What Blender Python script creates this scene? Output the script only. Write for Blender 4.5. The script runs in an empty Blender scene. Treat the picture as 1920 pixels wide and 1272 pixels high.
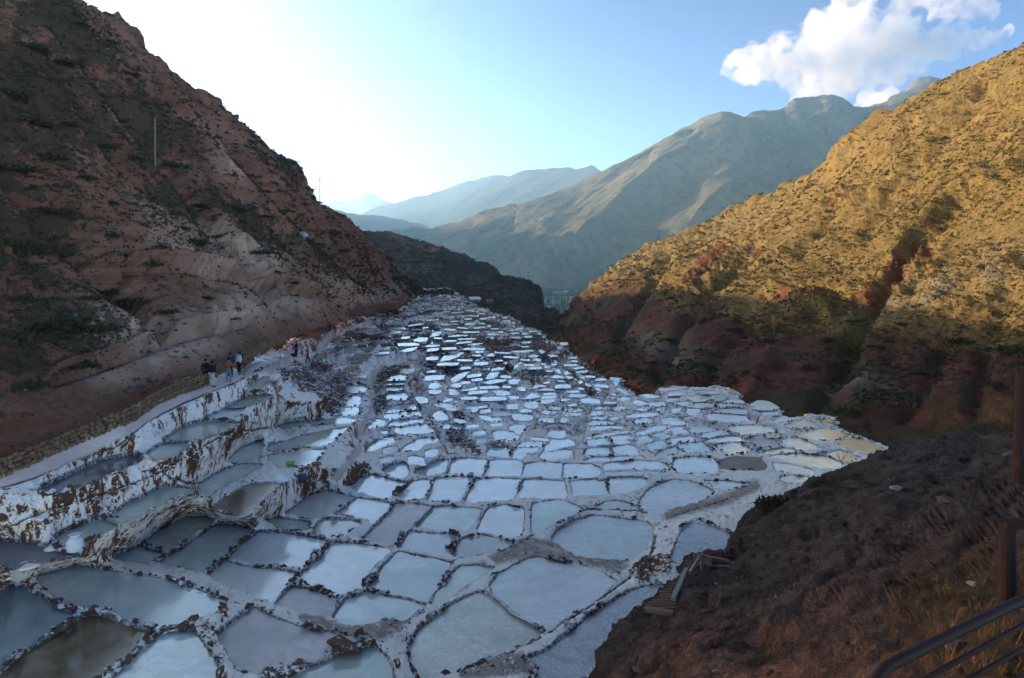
import bpy, bmesh, math, random
import numpy as np
from mathutils import Vector, Matrix, kdtree, geometry
random.seed(7); np.random.seed(7)
RNG = np.random.default_rng(11)
sc = bpy.context.scene
COL = sc.collection

# ---------------------------------------------------------------- camera, sky, sun, exposure
F = 1300.0; UC = 960.0; VC = 636.0; VH = 490.0      # focal length and horizon in units of the 1920 px frame
cam_d = bpy.data.cameras.new("camera"); cam = bpy.data.objects.new("camera", cam_d); COL.objects.link(cam)
cam_d.sensor_width = 36.0; cam_d.lens = 36.0 * F / 1920.0
cam_d.shift_y = -(VC - VH) / 1920.0
cam.location = (0, 0, 0); cam.rotation_euler = (math.radians(90), 0, 0)
cam_d.clip_start = 0.1; cam_d.clip_end = 90000
sc.camera = cam

SKY_GAMMA = 1.85; SKY_TINT = (0.90, 0.60, 0.38)
SUN_EL = math.radians(17.0)
SUN_AZ = math.radians(-63.0)        # measured from +Y (view direction) towards +X; negative is left
world = bpy.data.worlds.new("World"); sc.world = world; world.use_nodes = True
wn = world.node_tree.nodes; wl = world.node_tree.links
bg = wn["Background"]
sky = wn.new("ShaderNodeTexSky"); sky.sky_type = 'NISHITA'; sky.sun_disc = False
sky.sun_elevation = SUN_EL; sky.sun_rotation = SUN_AZ
sky.altitude = 3200; sky.air_density = 0.60; sky.dust_density = 4.0; sky.ozone_density = 1.6
gm = wn.new("ShaderNodeGamma"); gm.inputs[1].default_value = SKY_GAMMA
tn = wn.new("ShaderNodeMix"); tn.data_type = 'RGBA'; tn.blend_type = 'MULTIPLY'; tn.inputs[0].default_value = 1.0
tn.inputs[7].default_value = (*SKY_TINT, 1)
wl.new(sky.outputs[0], gm.inputs[0]); wl.new(gm.outputs[0], tn.inputs[6]); wl.new(tn.outputs[2], bg.inputs[0]); bg.inputs[1].default_value = 0.15
sun_d = bpy.data.lights.new("sun", 'SUN'); sun = bpy.data.objects.new("sun", sun_d); COL.objects.link(sun)
sun_d.energy = 4.5; sun_d.angle = math.radians(0.5); sun_d.color = (1.0, 0.80, 0.54)
SUN_DIR = Vector((math.sin(SUN_AZ) * math.cos(SUN_EL), math.cos(SUN_AZ) * math.cos(SUN_EL), math.sin(SUN_EL)))
sun.rotation_euler = SUN_DIR.to_track_quat('Z', 'Y').to_euler()
sun.location = (-40, 20, 60)
sc.view_settings.view_transform = 'Standard'; sc.view_settings.look = 'None'
sc.view_settings.exposure = 1.5; sc.view_settings.gamma = 1.0
sc.view_settings.use_curve_mapping = False
sc.render.engine = 'CYCLES'
sc.cycles.use_denoising = True
sc.cycles.max_bounces = 6; sc.cycles.diffuse_bounces = 3; sc.cycles.glossy_bounces = 3
sc.cycles.volume_max_steps = 256; sc.cycles.transmission_bounces = 2; sc.cycles.volume_bounces = 5; sc.cycles.transparent_max_bounces = 6

# ---------------------------------------------------------------- helpers
def tag(o, label=None, cat=None, group=None, kind=None):
    if label: o['label'] = label
    if cat: o['category'] = cat
    if group: o['group'] = group
    if kind: o['kind'] = kind
    return o
def link(name, me, mat=None, parent=None):
    o = bpy.data.objects.new(name, me); COL.objects.link(o)
    if mat and not me.materials: me.materials.append(mat)
    if parent: o.parent = parent
    return o
def empty(name, loc, rz=0):
    o = bpy.data.objects.new(name, None); COL.objects.link(o)
    o.location = loc; o.rotation_euler = (0, 0, rz); o.empty_display_size = 0.3
    return o
def unp(u, v, d):
    return np.array([(u - UC) / F * d, d, (VH - v) / F * d])
def unpa(u, v, d):
    u = np.asarray(u, float); v = np.asarray(v, float); d = np.asarray(d, float)
    return np.stack([(u - UC) / F * d, d + 0 * u, (VH - v) / F * d], -1)
def mesh_np(name, V, Fc, smooth=True, attrs=None):
    """V (n,3), Fc (m,3 or 4) -> mesh"""
    me = bpy.data.meshes.new(name)
    V = np.ascontiguousarray(V, dtype=np.float32); Fc = np.ascontiguousarray(Fc, dtype=np.int32)
    n, k = Fc.shape
    me.vertices.add(len(V)); me.vertices.foreach_set("co", V.ravel())
    me.loops.add(n * k); me.loops.foreach_set("vertex_index", Fc.ravel())
    me.polygons.add(n); me.polygons.foreach_set("loop_start", np.arange(0, n * k, k, dtype=np.int32))
    me.polygons.foreach_set("loop_total", np.full(n, k, dtype=np.int32))
    me.update(calc_edges=True); me.validate()
    if smooth: me.polygons.foreach_set("use_smooth", np.ones(len(me.polygons), dtype=bool))
    for a, val in (attrs or {}).items():
        at = me.attributes.new(a, 'FLOAT', 'POINT'); at.data.foreach_set("value", np.asarray(val, np.float32))
    return me

def _hash(ix, iy, iz, seed):
    h = (ix.astype(np.int64) * 374761393 + iy.astype(np.int64) * 668265263 + iz.astype(np.int64) * 2147483647 + seed * 974634777) & 0xffffffff
    h = ((h ^ (h >> 13)) * 1274126177) & 0xffffffff
    h = ((h ^ (h >> 16)) * 2246822519) & 0xffffffff
    return ((h ^ (h >> 15)) & 0xffffff) / float(0xffffff)
def vnoise(P, seed=0):
    P = np.asarray(P, float); I = np.floor(P); f = P - I; I = I.astype(np.int64)
    f = f * f * f * (f * (f * 6 - 15) + 10)
    r = 0
    for dx in (0, 1):
        wx = f[..., 0] if dx else 1 - f[..., 0]
        for dy in (0, 1):
            wy = f[..., 1] if dy else 1 - f[..., 1]
            for dz in (0, 1):
                wz = f[..., 2] if dz else 1 - f[..., 2]
                r = r + wx * wy * wz * _hash(I[..., 0] + dx, I[..., 1] + dy, I[..., 2] + dz, seed)
    return r * 2 - 1
def fbm(P, scale, octv=4, seed=0, ridged=False, gain=0.5):
    P = np.asarray(P, float) / scale; a = 1.0; s = 0; t = 0
    for k in range(octv):
        n = vnoise(P * (2.03 ** k) + 17.3 * k, seed + k)
        if ridged: n = 1 - 2 * np.abs(n)
        s = s + a * n; t += a; a *= gain
    return s / t
class TPS:
    def __init__(self, pts, reg=0.0):
        pts = np.array(pts, float); self.c = pts[:, :2] / 500.0; n = len(pts)
        K = self.phi(self.c, self.c) + reg * np.eye(n)
        P = np.c_[np.ones(n), self.c]
        A = np.zeros((n + 3, n + 3)); A[:n, :n] = K; A[:n, n:] = P; A[n:, :n] = P.T
        self.w = np.linalg.solve(A, np.r_[pts[:, 2], 0, 0, 0])
    @staticmethod
    def phi(a, b):
        r2 = ((a[:, None, :] - b[None, :, :]) ** 2).sum(-1)
        return 0.5 * r2 * np.log(r2 + 1e-9)
    def __call__(self, u, v):
        u = np.asarray(u, float); v = np.asarray(v, float); sh = u.shape
        q = np.stack([u.ravel(), v.ravel()], -1) / 500.0
        out = np.empty(len(q))
        for i in range(0, len(q), 20000):
            s = q[i:i + 20000]
            out[i:i + 20000] = self.phi(s, self.c) @ self.w[:-3] + self.w[-3] + s @ self.w[-2:]
        return out.reshape(sh)
def inpoly(px, py, poly):
    px = np.asarray(px); py = np.asarray(py); c = np.zeros(px.shape, bool)
    n = len(poly); j = n - 1
    for i in range(n):
        xi, yi = poly[i]; xj, yj = poly[j]
        if yi != yj:
            c ^= ((yi > py) != (yj > py)) & (px < (xj - xi) * (py - yi) / (yj - yi) + xi)
        j = i
    return c
def pl(s):
    a = [float(x) for x in s.replace(',', ' ').split()]
    return np.array(a).reshape(-1, 2)
def interp(poly):
    p = pl(poly) if isinstance(poly, str) else poly
    return lambda u: np.interp(u, p[:, 0], p[:, 1])
def resample(poly, step, closed=True):
    p = np.array(poly, float); q = np.vstack([p, p[:1]]) if closed else p
    out = []
    for a, b in zip(q[:-1], q[1:]):
        n = max(1, int(round(float(np.linalg.norm(b - a)) / step)))
        for k in range(n): out.append(a + (b - a) * k / n)
    if not closed: out.append(q[-1])
    return np.array(out)
def chaikin(p, it=1, closed=True):
    p = np.array(p, float)
    for _ in range(it):
        q = np.roll(p, -1, 0)
        p = np.stack([0.93 * p + 0.07 * q, 0.07 * p + 0.93 * q], 1).reshape(-1, 2)
    return p
def normals(V, Fc):
    a, b, c = V[Fc[:, 0]], V[Fc[:, 1]], V[Fc[:, 2]]
    fn = np.cross(b - a, c - a); N = np.zeros_like(V)
    for k in range(3): np.add.at(N, Fc[:, k], fn)
    return N / (np.linalg.norm(N, axis=1, keepdims=True) + 1e-12)
def carve(V, N, lines):
    u = UC + V[:, 0] / V[:, 1] * F; v = VH - V[:, 2] / V[:, 1] * F; Q = np.stack([u, v], 1); Q = Q + fbm(V, 14, 3, 611)[:, None] * (9, 6)
    out = np.zeros(len(V))
    for (ln, w, dep) in lines:
        P = pl(ln); best = np.full(len(Q), 1e9)
        for a, b in zip(P[:-1], P[1:]):
            ab = b - a; t = np.clip(((Q - a) @ ab) / (ab @ ab), 0, 1); best = np.minimum(best, np.hypot(*(Q - a - t[:, None] * ab).T))
        out += dep * np.exp(-(best / w) ** 2)
    return V + N * out[:, None]
def grid_faces(nu, nv):
    i = np.arange(nu - 1)[:, None] * nv + np.arange(nv - 1)[None, :]; i = i.ravel()
    return np.stack([i, i + nv, i + nv + 1, i + 1], -1)

# ---------------------------------------------------------------- node helper for materials
class NT:
    def __init__(self, name):
        self.m = bpy.data.materials.new(name); self.m.use_nodes = True
        self.n = self.m.node_tree.nodes; self.l = self.m.node_tree.links
        self.b = self.n["Principled BSDF"]; self.out = self.n["Material Output"]
        g = self.n.new("ShaderNodeNewGeometry"); self.pos = g.outputs["Position"]; self.nrm = g.outputs["Normal"]
    def _in(self, sock, v):
        if isinstance(v, bpy.types.NodeSocket): self.l.new(v, sock)
        elif v is not None:
            if hasattr(sock.default_value, '__len__') and not hasattr(v, '__len__'): v = (v, v, v)
            if hasattr(sock.default_value, '__len__') and len(sock.default_value) == 4 and len(v) == 3: v = (*v, 1)
            sock.default_value = v
    def noise(self, scale, detail=4, rough=0.55, vec=None, dist=0.0):
        x = self.n.new("ShaderNodeTexNoise"); self._in(x.inputs["Vector"], vec or self.pos)
        x.inputs["Scale"].default_value = scale; x.inputs["Detail"].default_value = detail
        x.inputs["Roughness"].default_value = rough; x.inputs["Distortion"].default_value = dist
        return x.outputs["Fac"]
    def voro(self, scale, vec=None, feat='F1'):
        x = self.n.new("ShaderNodeTexVoronoi"); self._in(x.inputs["Vector"], vec or self.pos)
        x.feature = feat; x.inputs["Scale"].default_value = scale; return x.outputs["Distance"]
    def scale(self, s, vec=None):
        x = self.n.new("ShaderNodeVectorMath"); x.operation = 'MULTIPLY'; self._in(x.inputs[0], vec or self.pos)
        x.inputs[1].default_value = s; return x.outputs[0]
    def math(self, op, a, b=None, c=None, clamp=False):
        x = self.n.new("ShaderNodeMath"); x.operation = op; x.use_clamp = clamp
        self._in(x.inputs[0], a)
        if b is not None: self._in(x.inputs[1], b)
        if c is not None: self._in(x.inputs[2], c)
        return x.outputs[0]
    def ramp(self, fac, lo, hi, a=0.0, b=1.0):
        x = self.n.new("ShaderNodeMapRange"); x.interpolation_type = 'SMOOTHSTEP'
        self._in(x.inputs["Value"], fac); self._in(x.inputs["From Min"], lo); self._in(x.inputs["From Max"], hi)
        x.inputs["To Min"].default_value = a; x.inputs["To Max"].default_value = b
        return x.outputs["Result"]
    def mix(self, fac, a, b, mode='MIX'):
        x = self.n.new("ShaderNodeMix"); x.data_type = 'RGBA'; x.blend_type = mode
        self._in(x.inputs["Factor"], fac); self._in(x.inputs["A"], a); self._in(x.inputs["B"], b)
        s = [o for o in x.outputs if o.type == 'RGBA'][0]
        return s
    def attr(self, name):
        x = self.n.new("ShaderNodeAttribute"); x.attribute_name = name; return x.outputs["Fac"]
    def sep(self, v, i):
        x = self.n.new("ShaderNodeSeparateXYZ"); self._in(x.inputs[0], v); return x.outputs[i]
    def rnd(self):
        x = self.n.new("ShaderNodeObjectInfo"); return x.outputs["Random"]
    def bump(self, h, strength, dist):
        x = self.n.new("ShaderNodeBump"); self._in(x.inputs["Height"], h)
        x.inputs["Strength"].default_value = strength; x.inputs["Distance"].default_value = dist
        self.l.new(x.outputs[0], self.b.inputs["Normal"]); return x
    def done(self, col, rough=0.9, spec=0.3):
        self._in(self.b.inputs["Base Color"], col); self._in(self.b.inputs["Roughness"], rough)
        self.b.inputs["Specular IOR Level"].default_value = spec
        return self.m
# fix for mix(): sockets are duplicated by name per data type, pick the colour ones
def _mix(self, fac, a, b, mode='MIX'):
    x = self.n.new("ShaderNodeMix"); x.data_type = 'RGBA'; x.blend_type = mode
    self._in(x.inputs[0], fac); self._in(x.inputs[6], a); self._in(x.inputs[7], b)
    return x.outputs[2]
NT.mix = _mix
# ---------------------------------------------------------------- the salt terraces: outlines of the water sheets, read off in 1920 px units
# crops: offset u, offset v, scale
CR = {'1': (0, 850, 3.0), '2': (560, 850, 3.0), '3': (1100, 850, 2.3415), '4': (0, 560, 3.4286), '5': (440, 530, 3.437),
      '6': (700, 520, 3.5333), '7': (1080, 660, 3.0968), '8': (1000, 700, 7.95), '9': (820, 640, 7.95), 'a': (600, 590, 7.95),
      'b': (940, 580, 7.95), 'c': (760, 530, 9.6), 'd': (440, 800, 7.95)}
PONDS = """
1 c 200,700 300,665 430,632 600,662 740,690 900,712 1060,760 1180,800 1250,840 1230,890 1120,935 1060,960 960,1000 860,985 740,950 640,890 500,880 420,870 330,830 250,770
1 h -300,780 0,775 100,760 150,765 250,830 330,880 440,905 380,950 320,1000 230,1040 120,1110 60,1170 0,1210 -300,1350
1 b -150,1420 60,1190 130,1140 250,1060 330,1010 400,960 480,925 560,920 640,945 660,965 750,985 860,1010 800,1070 740,1130 640,1200 540,1280 400,1420
1 c 500,1420 640,1266 720,1190 800,1110 900,1030 980,1000 1080,1005 1115,1040 1150,1100 1200,1160 1225,1220 1235,1290 1260,1420
1 p 1240,1020 1330,950 1430,880 1500,920 1600,960 1750,1010 1850,1020 1960,1040 2060,1070 1990,1080 1900,1110 1840,1140 1760,1170 1690,1180 1560,1210 1480,1240 1400,1240 1330,1230 1290,1140 1240,1070
2 g -320,1420 -200,1300 -60,1275 20,1235 150,1185 250,1130 330,1098 400,1100 460,1130 500,1180 525,1266 530,1420
1 g 610,365 700,310 800,255 900,205 950,195 1040,205 1080,215 1020,240 930,275 850,310 790,345 740,375 680,390
1 g 310,480 370,450 450,415 540,380 600,385 655,405 600,435 530,475 470,500 440,540 380,545 330,530
1 c 800,510 870,460 960,410 1050,365 1130,360 1200,375 1190,400 1130,430 1060,470 1000,520 950,555 900,545 840,530
1 c 645,590 720,560 780,530 850,550 920,570 900,590 860,610 830,628 760,622 700,610
1 c 880,625 940,585 1020,545 1100,490 1180,430 1240,400 1330,405 1430,435 1380,480 1330,530 1280,570 1240,610 1180,660 1130,690 1060,670 950,645
1 w 1280,600 1330,550 1390,500 1450,450 1540,448 1650,460 1760,480 1850,500 1830,530 1780,590 1740,620 1690,660 1590,645 1480,635 1380,620 1320,600
1 w 1165,700 1210,640 1260,612 1330,630 1450,650 1560,660 1670,680 1640,720 1600,760 1560,800 1520,850 1420,810 1300,770 1220,730
1 p 1530,850 1580,810 1640,760 1700,765 1780,780 1850,800 1900,830 1880,880 1860,930 1780,925 1700,910 1600,880
1 q -200,520 0,500 90,510 230,530 330,555 440,575 320,600 250,610 130,610 80,650 30,640 -200,650
4 d 250,1240 420,1160 560,1090 700,1040 830,1020 910,1035 870,1060 780,1090 650,1150 520,1200 400,1240 300,1260
4 c 945,1010 1000,965 1060,930 1150,925 1215,930 1190,960 1140,1000 1080,1025 1000,1035
4 g 1050,920 1120,860 1200,820 1280,800 1400,795 1520,800 1535,812 1480,840 1400,870 1300,905 1220,915 1130,915
4 w 1310,775 1390,740 1450,715 1580,705 1540,740 1500,775 1420,780
4 g 1460,700 1530,665 1600,635 1680,622 1745,625 1700,655 1640,685 1590,697 1500,705
4 c 1600,560 1650,540 1720,510 1720,530 1680,570 1640,575
4 w 1470,1040 1520,990 1600,940 1690,915 1695,950 1670,1000 1650,1040 1600,1055 1500,1065
1 w 1115,180 1200,130 1280,90 1370,68 1480,70 1430,105 1360,140 1280,180 1200,230 1165,245 1130,210
1 b 1200,315 1260,270 1340,215 1430,175 1560,180 1540,210 1490,250 1440,300 1390,340 1350,355 1270,330
1 w 1600,345 1680,290 1740,240 1830,212 1900,228 1990,255 1920,300 1870,345 1800,375 1700,365
5 g 215,1090 230,1050 320,1030 450,990 600,955 725,935 690,975 640,1020 590,1058 480,1070 350,1085 230,1100
5 w 215,1115 350,1097 500,1083 585,1078 560,1120 525,1165 510,1185 400,1185 280,1195 220,1160
5 w 640,860 680,820 720,812 800,808 800,830 790,855 720,862
5 c 700,795 740,745 780,738 815,740 810,775 800,798 740,800
5 g 475,920 470,905 560,895 680,882 775,880 740,905 640,910 540,918
5 g 270,935 330,910 420,903 450,910 440,930 340,940
5 g 710,690 730,672 800,665 850,680 830,700 760,705
5 t 985,632 1010,608 1060,598 1115,600 1100,628 1040,632
5 t 972,660 985,640 1090,635 1085,655 1040,660
5 t 970,697 975,672 1085,665 1090,688 1030,697
5 t 975,732 980,708 1090,700 1105,725 1120,755 1060,758 980,754
5 w 965,840 1000,800 1060,785 1150,785 1175,815 1100,825 1030,840
5 w 950,872 980,852 1180,835 1205,855 1100,870 990,887
5 w 990,932 995,902 1100,890 1225,872 1240,900 1150,915 1050,932
5 w 1005,960 1030,944 1130,930 1240,918 1280,960 1200,975 1100,990 1060,982
5 t 845,930 870,890 910,880 960,890 970,920 920,935 860,938
5 w 840,1100 860,1060 920,1020 1000,1000 1050,1000 1030,1030 960,1060 900,1090
5 w 1055,1095 1100,1060 1170,1020 1230,1005 1300,1010 1310,1022 1240,1050 1180,1080 1130,1095
2 c 470,105 520,70 580,58 610,65 615,100 600,135 570,150 510,130
2 c 645,120 660,100 720,70 790,45 840,40 835,70 815,110 770,120 700,130
2 w 290,190 340,150 410,125 460,135 540,160 605,165 560,210 510,250 460,262 400,240 330,225
2 w 550,250 600,205 640,165 700,155 750,155 730,200 700,265 620,268
2 w 725,275 745,220 765,150 840,138 980,140 960,170 930,230 900,278 820,285
2 w 930,280 960,220 1000,150 1100,145 1245,148 1240,180 1225,230 1200,275 1080,280
2 w 1215,255 1240,220 1265,152 1380,152 1495,160 1500,200 1510,260 1420,262 1280,258
2 w 1545,250 1540,210 1530,160 1620,152 1725,155 1730,190 1740,235 1640,245
7 w 200,835 185,790 183,742 280,732 380,732 415,750 400,785 330,812 290,825
2 w 830,130 860,80 870,35 950,30 1055,40 1050,80 1030,130 940,130
2 w 1055,125 1075,60 1080,48 1180,48 1260,55 1250,100 1240,130 1140,130
2 w 1255,130 1280,60 1370,55 1475,60 1475,100 1470,145 1360,140
2 w 1485,142 1490,65 1590,62 1690,75 1695,100 1690,135 1640,148
2 w 225,345 270,310 330,258 430,265 525,285 490,330 450,370 410,400 380,370 290,355
2 p 350,490 400,450 450,400 500,350 550,285 640,285 745,298 700,340 660,390 620,430 590,470 560,510 520,535 440,510
2 t 80,460 100,410 150,370 220,370 340,385 340,400 290,450 240,475 160,478
1 g 1490,380 1560,375 1640,385 1740,400 1720,440 1620,435 1560,415
2 g 655,430 700,370 750,305 850,303 960,310 1030,320 1000,390 960,430 890,450 780,440 700,430
2 c 555,540 590,490 630,445 720,455 880,465 870,500 850,550 820,585 720,575 620,550
2 t 865,583 890,520 940,480 1020,472 1120,490 1215,515 1150,540 1080,560 960,575
2 w 1010,440 1030,390 1070,320 1100,305 1180,305 1260,320 1255,370 1255,430 1240,470 1190,480 1080,450
2 g 1310,450 1310,370 1320,290 1400,272 1480,270 1540,285 1600,320 1560,345 1480,385 1400,420 1330,465
2 s 1425,495 1470,440 1540,395 1640,362 1760,368 1880,385 1960,400 1990,430 1980,490 1945,540 1900,585 1860,610 1760,600 1640,600 1560,580 1490,540
2 s 1085,745 1130,690 1220,640 1300,600 1370,600 1480,630 1620,650 1720,690 1780,730 1730,770 1690,810 1620,860 1540,900 1480,930 1430,990 1400,1005 1340,960 1270,920 1210,890 1150,830 1100,790
2 u 640,1060 700,990 780,930 860,860 940,820 1020,795 1090,820 1140,860 1200,910 1280,960 1370,1015 1320,1050 1250,1085 1160,1110 1080,1150 980,1200 880,1240 780,1266 690,1290 650,1240 630,1180
2 g 750,860 780,800 830,730 880,670 920,640 1000,640 1090,650 1040,690 980,720 930,755 880,790 820,840 770,865
2 c 390,770 440,700 490,630 560,560 640,580 760,600 860,630 830,680 800,740 760,780 720,830 690,840 580,810 450,790
2 w 5,705 60,640 110,570 200,505 330,512 520,545 480,590 420,640 380,700 350,770 270,800 220,815 150,780 40,745
2 c 200,940 230,880 270,830 370,795 480,808 620,835 710,860 680,900 650,930 580,950 500,935 430,960 350,970 300,990 240,960
2 r 1300,1165 1400,1120 1520,1030 1600,960 1690,900 1790,830 1880,780 1960,760 2050,755 2040,800 1960,880 1930,950 1850,1010 1760,1090 1680,1170 1600,1260 1530,1420 1330,1420 1350,1210
3 r 370,470 400,400 430,330 490,300 530,320 600,350 680,400 690,440 640,470 560,490 500,500 430,500
7 s 360,900 380,850 430,800 500,760 580,742 650,750 720,775 780,800 805,830 790,845 740,870 660,890 580,910 520,940 440,945 390,925
7 t 110,905 170,880 230,865 300,880 350,900 380,925 340,930 260,925 160,920
7 w 750,755 850,760 960,770 1010,775 960,785 900,800 840,810 800,780
7 w 570,625 640,615 720,615 790,618 820,650 825,690 800,710 700,712 600,708 575,690 565,655
7 k 830,640 900,615 980,612 1070,615 1090,640 1105,690 1040,695 930,690 835,685
7 w 165,690 160,655 260,640 400,635 500,645 530,665 540,685 440,690 300,690
7 g 160,715 180,700 300,697 450,692 520,700 525,712 430,715 300,722 170,725
7 w 40,635 100,615 250,612 380,608 400,625 300,632 160,640 80,640
7 w 45,605 60,565 110,555 195,555 215,605 130,610
7 w 208,555 270,545 340,545 365,595 290,602 228,605
7 w 50,545 70,515 180,503 215,542 130,550
7 w 198,500 310,480 335,530 260,540 225,540
7 w 50,503 130,483 250,465 340,455 310,470 190,492 80,508
7 w 330,480 400,445 480,430 530,435 520,455 430,475 350,490
7 g 350,540 345,500 420,488 465,515 420,525
7 g 440,485 500,468 560,490 530,503 475,512
7 g 405,540 470,522 500,515 545,540 500,560 430,582
7 t 460,605 500,575 580,555 620,585 560,600 490,615
7 c 590,545 680,528 740,535 795,575 740,585 640,588
7 w 530,450 600,440 640,455 670,480 600,488 560,480
7 w 525,515 600,500 670,495 690,512 600,528 555,535
7 t 640,440 720,435 790,445 800,460 740,470 690,475
7 g 715,495 740,475 830,460 870,462 900,480 820,492 760,503 720,503
7 w 740,515 830,502 920,490 965,503 960,515 880,522 800,533
7 y 820,548 900,533 960,533 1000,580 960,590 890,605 850,580
7 p 1000,510 1040,490 1100,490 1150,510 1190,545 1130,555 1060,560 1025,535
7 y 880,445 950,433 1050,432 1120,445 1155,465 1060,470 950,478 910,465
7 y 1090,482 1160,477 1190,490 1120,500
7 y 1170,515 1260,495 1310,510 1380,535 1440,560 1400,575 1300,580 1250,560
7 y 1285,480 1350,460 1460,450 1540,465 1580,490 1520,510 1440,522 1350,505
7 y 1210,430 1270,405 1340,400 1400,430 1350,445 1280,450
7 w 1130,385 1200,372 1270,395 1230,405 1160,412 1140,400
7 y 1115,580 1200,560 1250,565 1280,582 1200,588 1130,593
7 y 1125,605 1200,597 1320,597 1430,605 1500,625 1560,660 1500,680 1400,675 1300,660 1200,630
7 y 1370,598 1450,588 1530,575 1600,590 1650,620 1600,638 1550,640 1460,605
7 y 1500,530 1580,505 1640,510 1700,525 1780,565 1760,580 1690,590 1600,565
7 c 1145,650 1200,655 1300,670 1380,700 1370,720 1280,710 1160,695
7 y 1195,735 1260,725 1340,735 1360,745 1320,765 1240,765 1200,755
7 w 1015,310 1060,285 1110,290 1150,310 1175,328 1120,335 1060,335
7 o 1290,378 1330,375 1330,388
7 o 1350,380 1430,390 1390,400 1355,395
7 o 1410,400 1460,387 1510,397 1470,415 1430,415
7 o 1540,470 1600,475 1645,485 1620,492
7 o 865,217 905,217 950,240 910,245
7 w 655,270 700,250 760,250 790,268 740,288 690,290
7 g 797,270 830,250 870,262 860,280 820,286
7 w 865,292 920,268 970,285 975,298 920,300
7 w 660,320 690,300 800,300 800,320 720,328
7 w 808,320 830,305 900,303 980,312 930,320 850,325
7 w 785,345 830,332 900,325 980,333 990,362 920,360 830,355
7 w 740,372 800,362 900,367 985,377 1000,400 940,413 850,408 780,395
7 w 630,360 650,333 700,331 730,345 710,365 670,375
7 w 540,345 580,325 620,332 600,350 560,358
7 w 560,300 610,290 655,293 640,315 590,310
7 w 430,300 480,290 540,302 520,315 460,318
7 w 455,340 500,324 535,327 510,345
7 t 510,280 560,270 630,274 590,288 540,290
7 c 370,250 420,245 490,260 450,270 400,265
7 c 330,290 380,282 420,297 400,310 350,303
7 c 240,270 300,262 330,275 290,288 250,285
7 w 340,338 380,325 440,320 430,338 380,348
7 w 285,377 340,363 420,353 480,358 500,370 420,375 340,383
7 w 330,407 370,393 430,390 448,405 400,418 350,420
7 w 490,397 560,390 610,397 640,415 570,420 510,412
7 w 75,412 110,400 180,403 240,414 180,423 90,426
7 w 75,445 130,433 250,433 290,440 200,450 100,457
7 w 90,370 100,347 150,342 172,355 140,370
7 w 178,345 210,345 250,360 220,368
7 g 105,325 130,317 200,324 180,335 110,335
7 w 215,328 270,317 305,330 270,338 230,340
7 w 95,385 140,378 172,385 165,395 110,395
7 w 182,388 230,380 250,395 215,402
6 w 770,1075 790,1030 830,1015 900,1030 960,1055 970,1070 920,1090 830,1085
6 w 890,1005 910,985 960,980 1010,985 1000,1020 980,1045 920,1030
6 p 1035,1040 1050,1010 1120,1005 1155,1015 1140,1045 1090,1053
6 w 1165,1050 1185,1015 1240,1015 1278,1020 1270,1060 1210,1065
6 w 960,1125 980,1097 1040,1088 1160,1100 1130,1123 1050,1128
6 w 1005,1080 1020,1065 1100,1068 1190,1075 1160,1088 1080,1086
6 c 755,1180 760,1140 830,1135 908,1140 908,1185 830,1190
6 w 922,1205 927,1140 1000,1135 1100,1133 1070,1160 1010,1180 990,1205
6 w 1120,1155 1150,1110 1200,1085 1290,1078 1335,1090 1325,1127 1230,1142
6 w 1097,1200 1120,1168 1200,1157 1320,1147 1310,1190 1250,1210 1160,1210
6 w 1110,905 1130,888 1230,895 1220,908 1150,910
6 w 1080,955 1110,937 1200,937 1190,963 1120,960
6 w 1215,958 1225,935 1270,932 1295,945 1270,963
6 w 1240,915 1250,902 1350,902 1380,905 1360,916 1290,918
6 w 1260,885 1270,867 1380,872 1390,885 1330,893
6 w 1285,863 1300,845 1340,837 1360,853
6 w 1150,875 1170,862 1250,865 1245,878
6 w 1115,838 1118,812 1205,808 1195,825 1150,840
6 w 1120,806 1122,790 1210,787 1206,802
6 w 1126,784 1134,770 1200,767 1210,782
6 c 1000,850 1010,830 1060,822 1100,835 1080,870 1030,870
6 w 970,885 1000,875 1050,880 1045,895 990,898
6 w 695,920 720,918 770,925 855,935 860,960 800,960 740,948
6 w 750,975 860,968 850,985 800,995
6 w 465,1000 480,975 520,970 600,980 600,1003 520,1003
6 w 395,920 430,895 470,905 495,940 450,950 410,940
6 t 280,800 310,790 360,810 365,830 310,838
6 t 410,845 440,835 520,850 560,875 520,885 460,865
6 t 360,735 375,708 420,698 465,725 455,738 400,741
6 t 370,770 365,748 450,747 460,765 410,775
6 t 495,745 540,740 575,780 510,785
6 w 685,848 700,830 745,828 740,844
6 w 690,869 700,855 760,850 755,864
6 w 700,905 710,882 775,875 780,895
6 c 600,845 640,830 680,850 700,890 650,895 620,870
6 g 440,560 470,520 540,502 600,498 560,528 500,550
6 g 515,680 560,645 630,625 600,660 530,700
6 w 40,485 80,460 120,460 95,480
6 w 265,420 300,400 360,400 350,425 290,430
6 w 375,400 395,367 450,360 440,385
5 t 620,375 650,355 730,335 740,345 690,370 640,380
5 t 570,447 590,435 650,425 700,425 660,442 590,452
5 t 500,475 520,462 580,460 590,470 540,485
5 g 790,435 820,420 900,412 890,430 820,440
5 t 760,490 775,465 820,458 880,460 850,483 790,488
5 t 750,523 755,503 830,498 820,518
5 t 710,560 720,540 790,535 800,560 740,566
5 w 730,593 740,580 800,577 790,595
5 w 1070,440 1120,425 1180,415 1150,440 1100,448
5 p 1080,583 1100,562 1160,552 1150,575 1110,590
5 w 840,335 900,318 980,308 960,325 880,338
5 p 45,590 100,545 200,505 290,490 240,520 150,560 90,590
5 c 380,350 450,325 560,300 640,285 600,315 500,343 430,368
9 w 200,660 260,635 350,630 340,680 280,695
9 w 680,620 760,590 870,570 1020,572 1000,600 900,620 780,640
9 g 720,510 800,470 920,460 900,520 820,560 740,565
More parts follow.
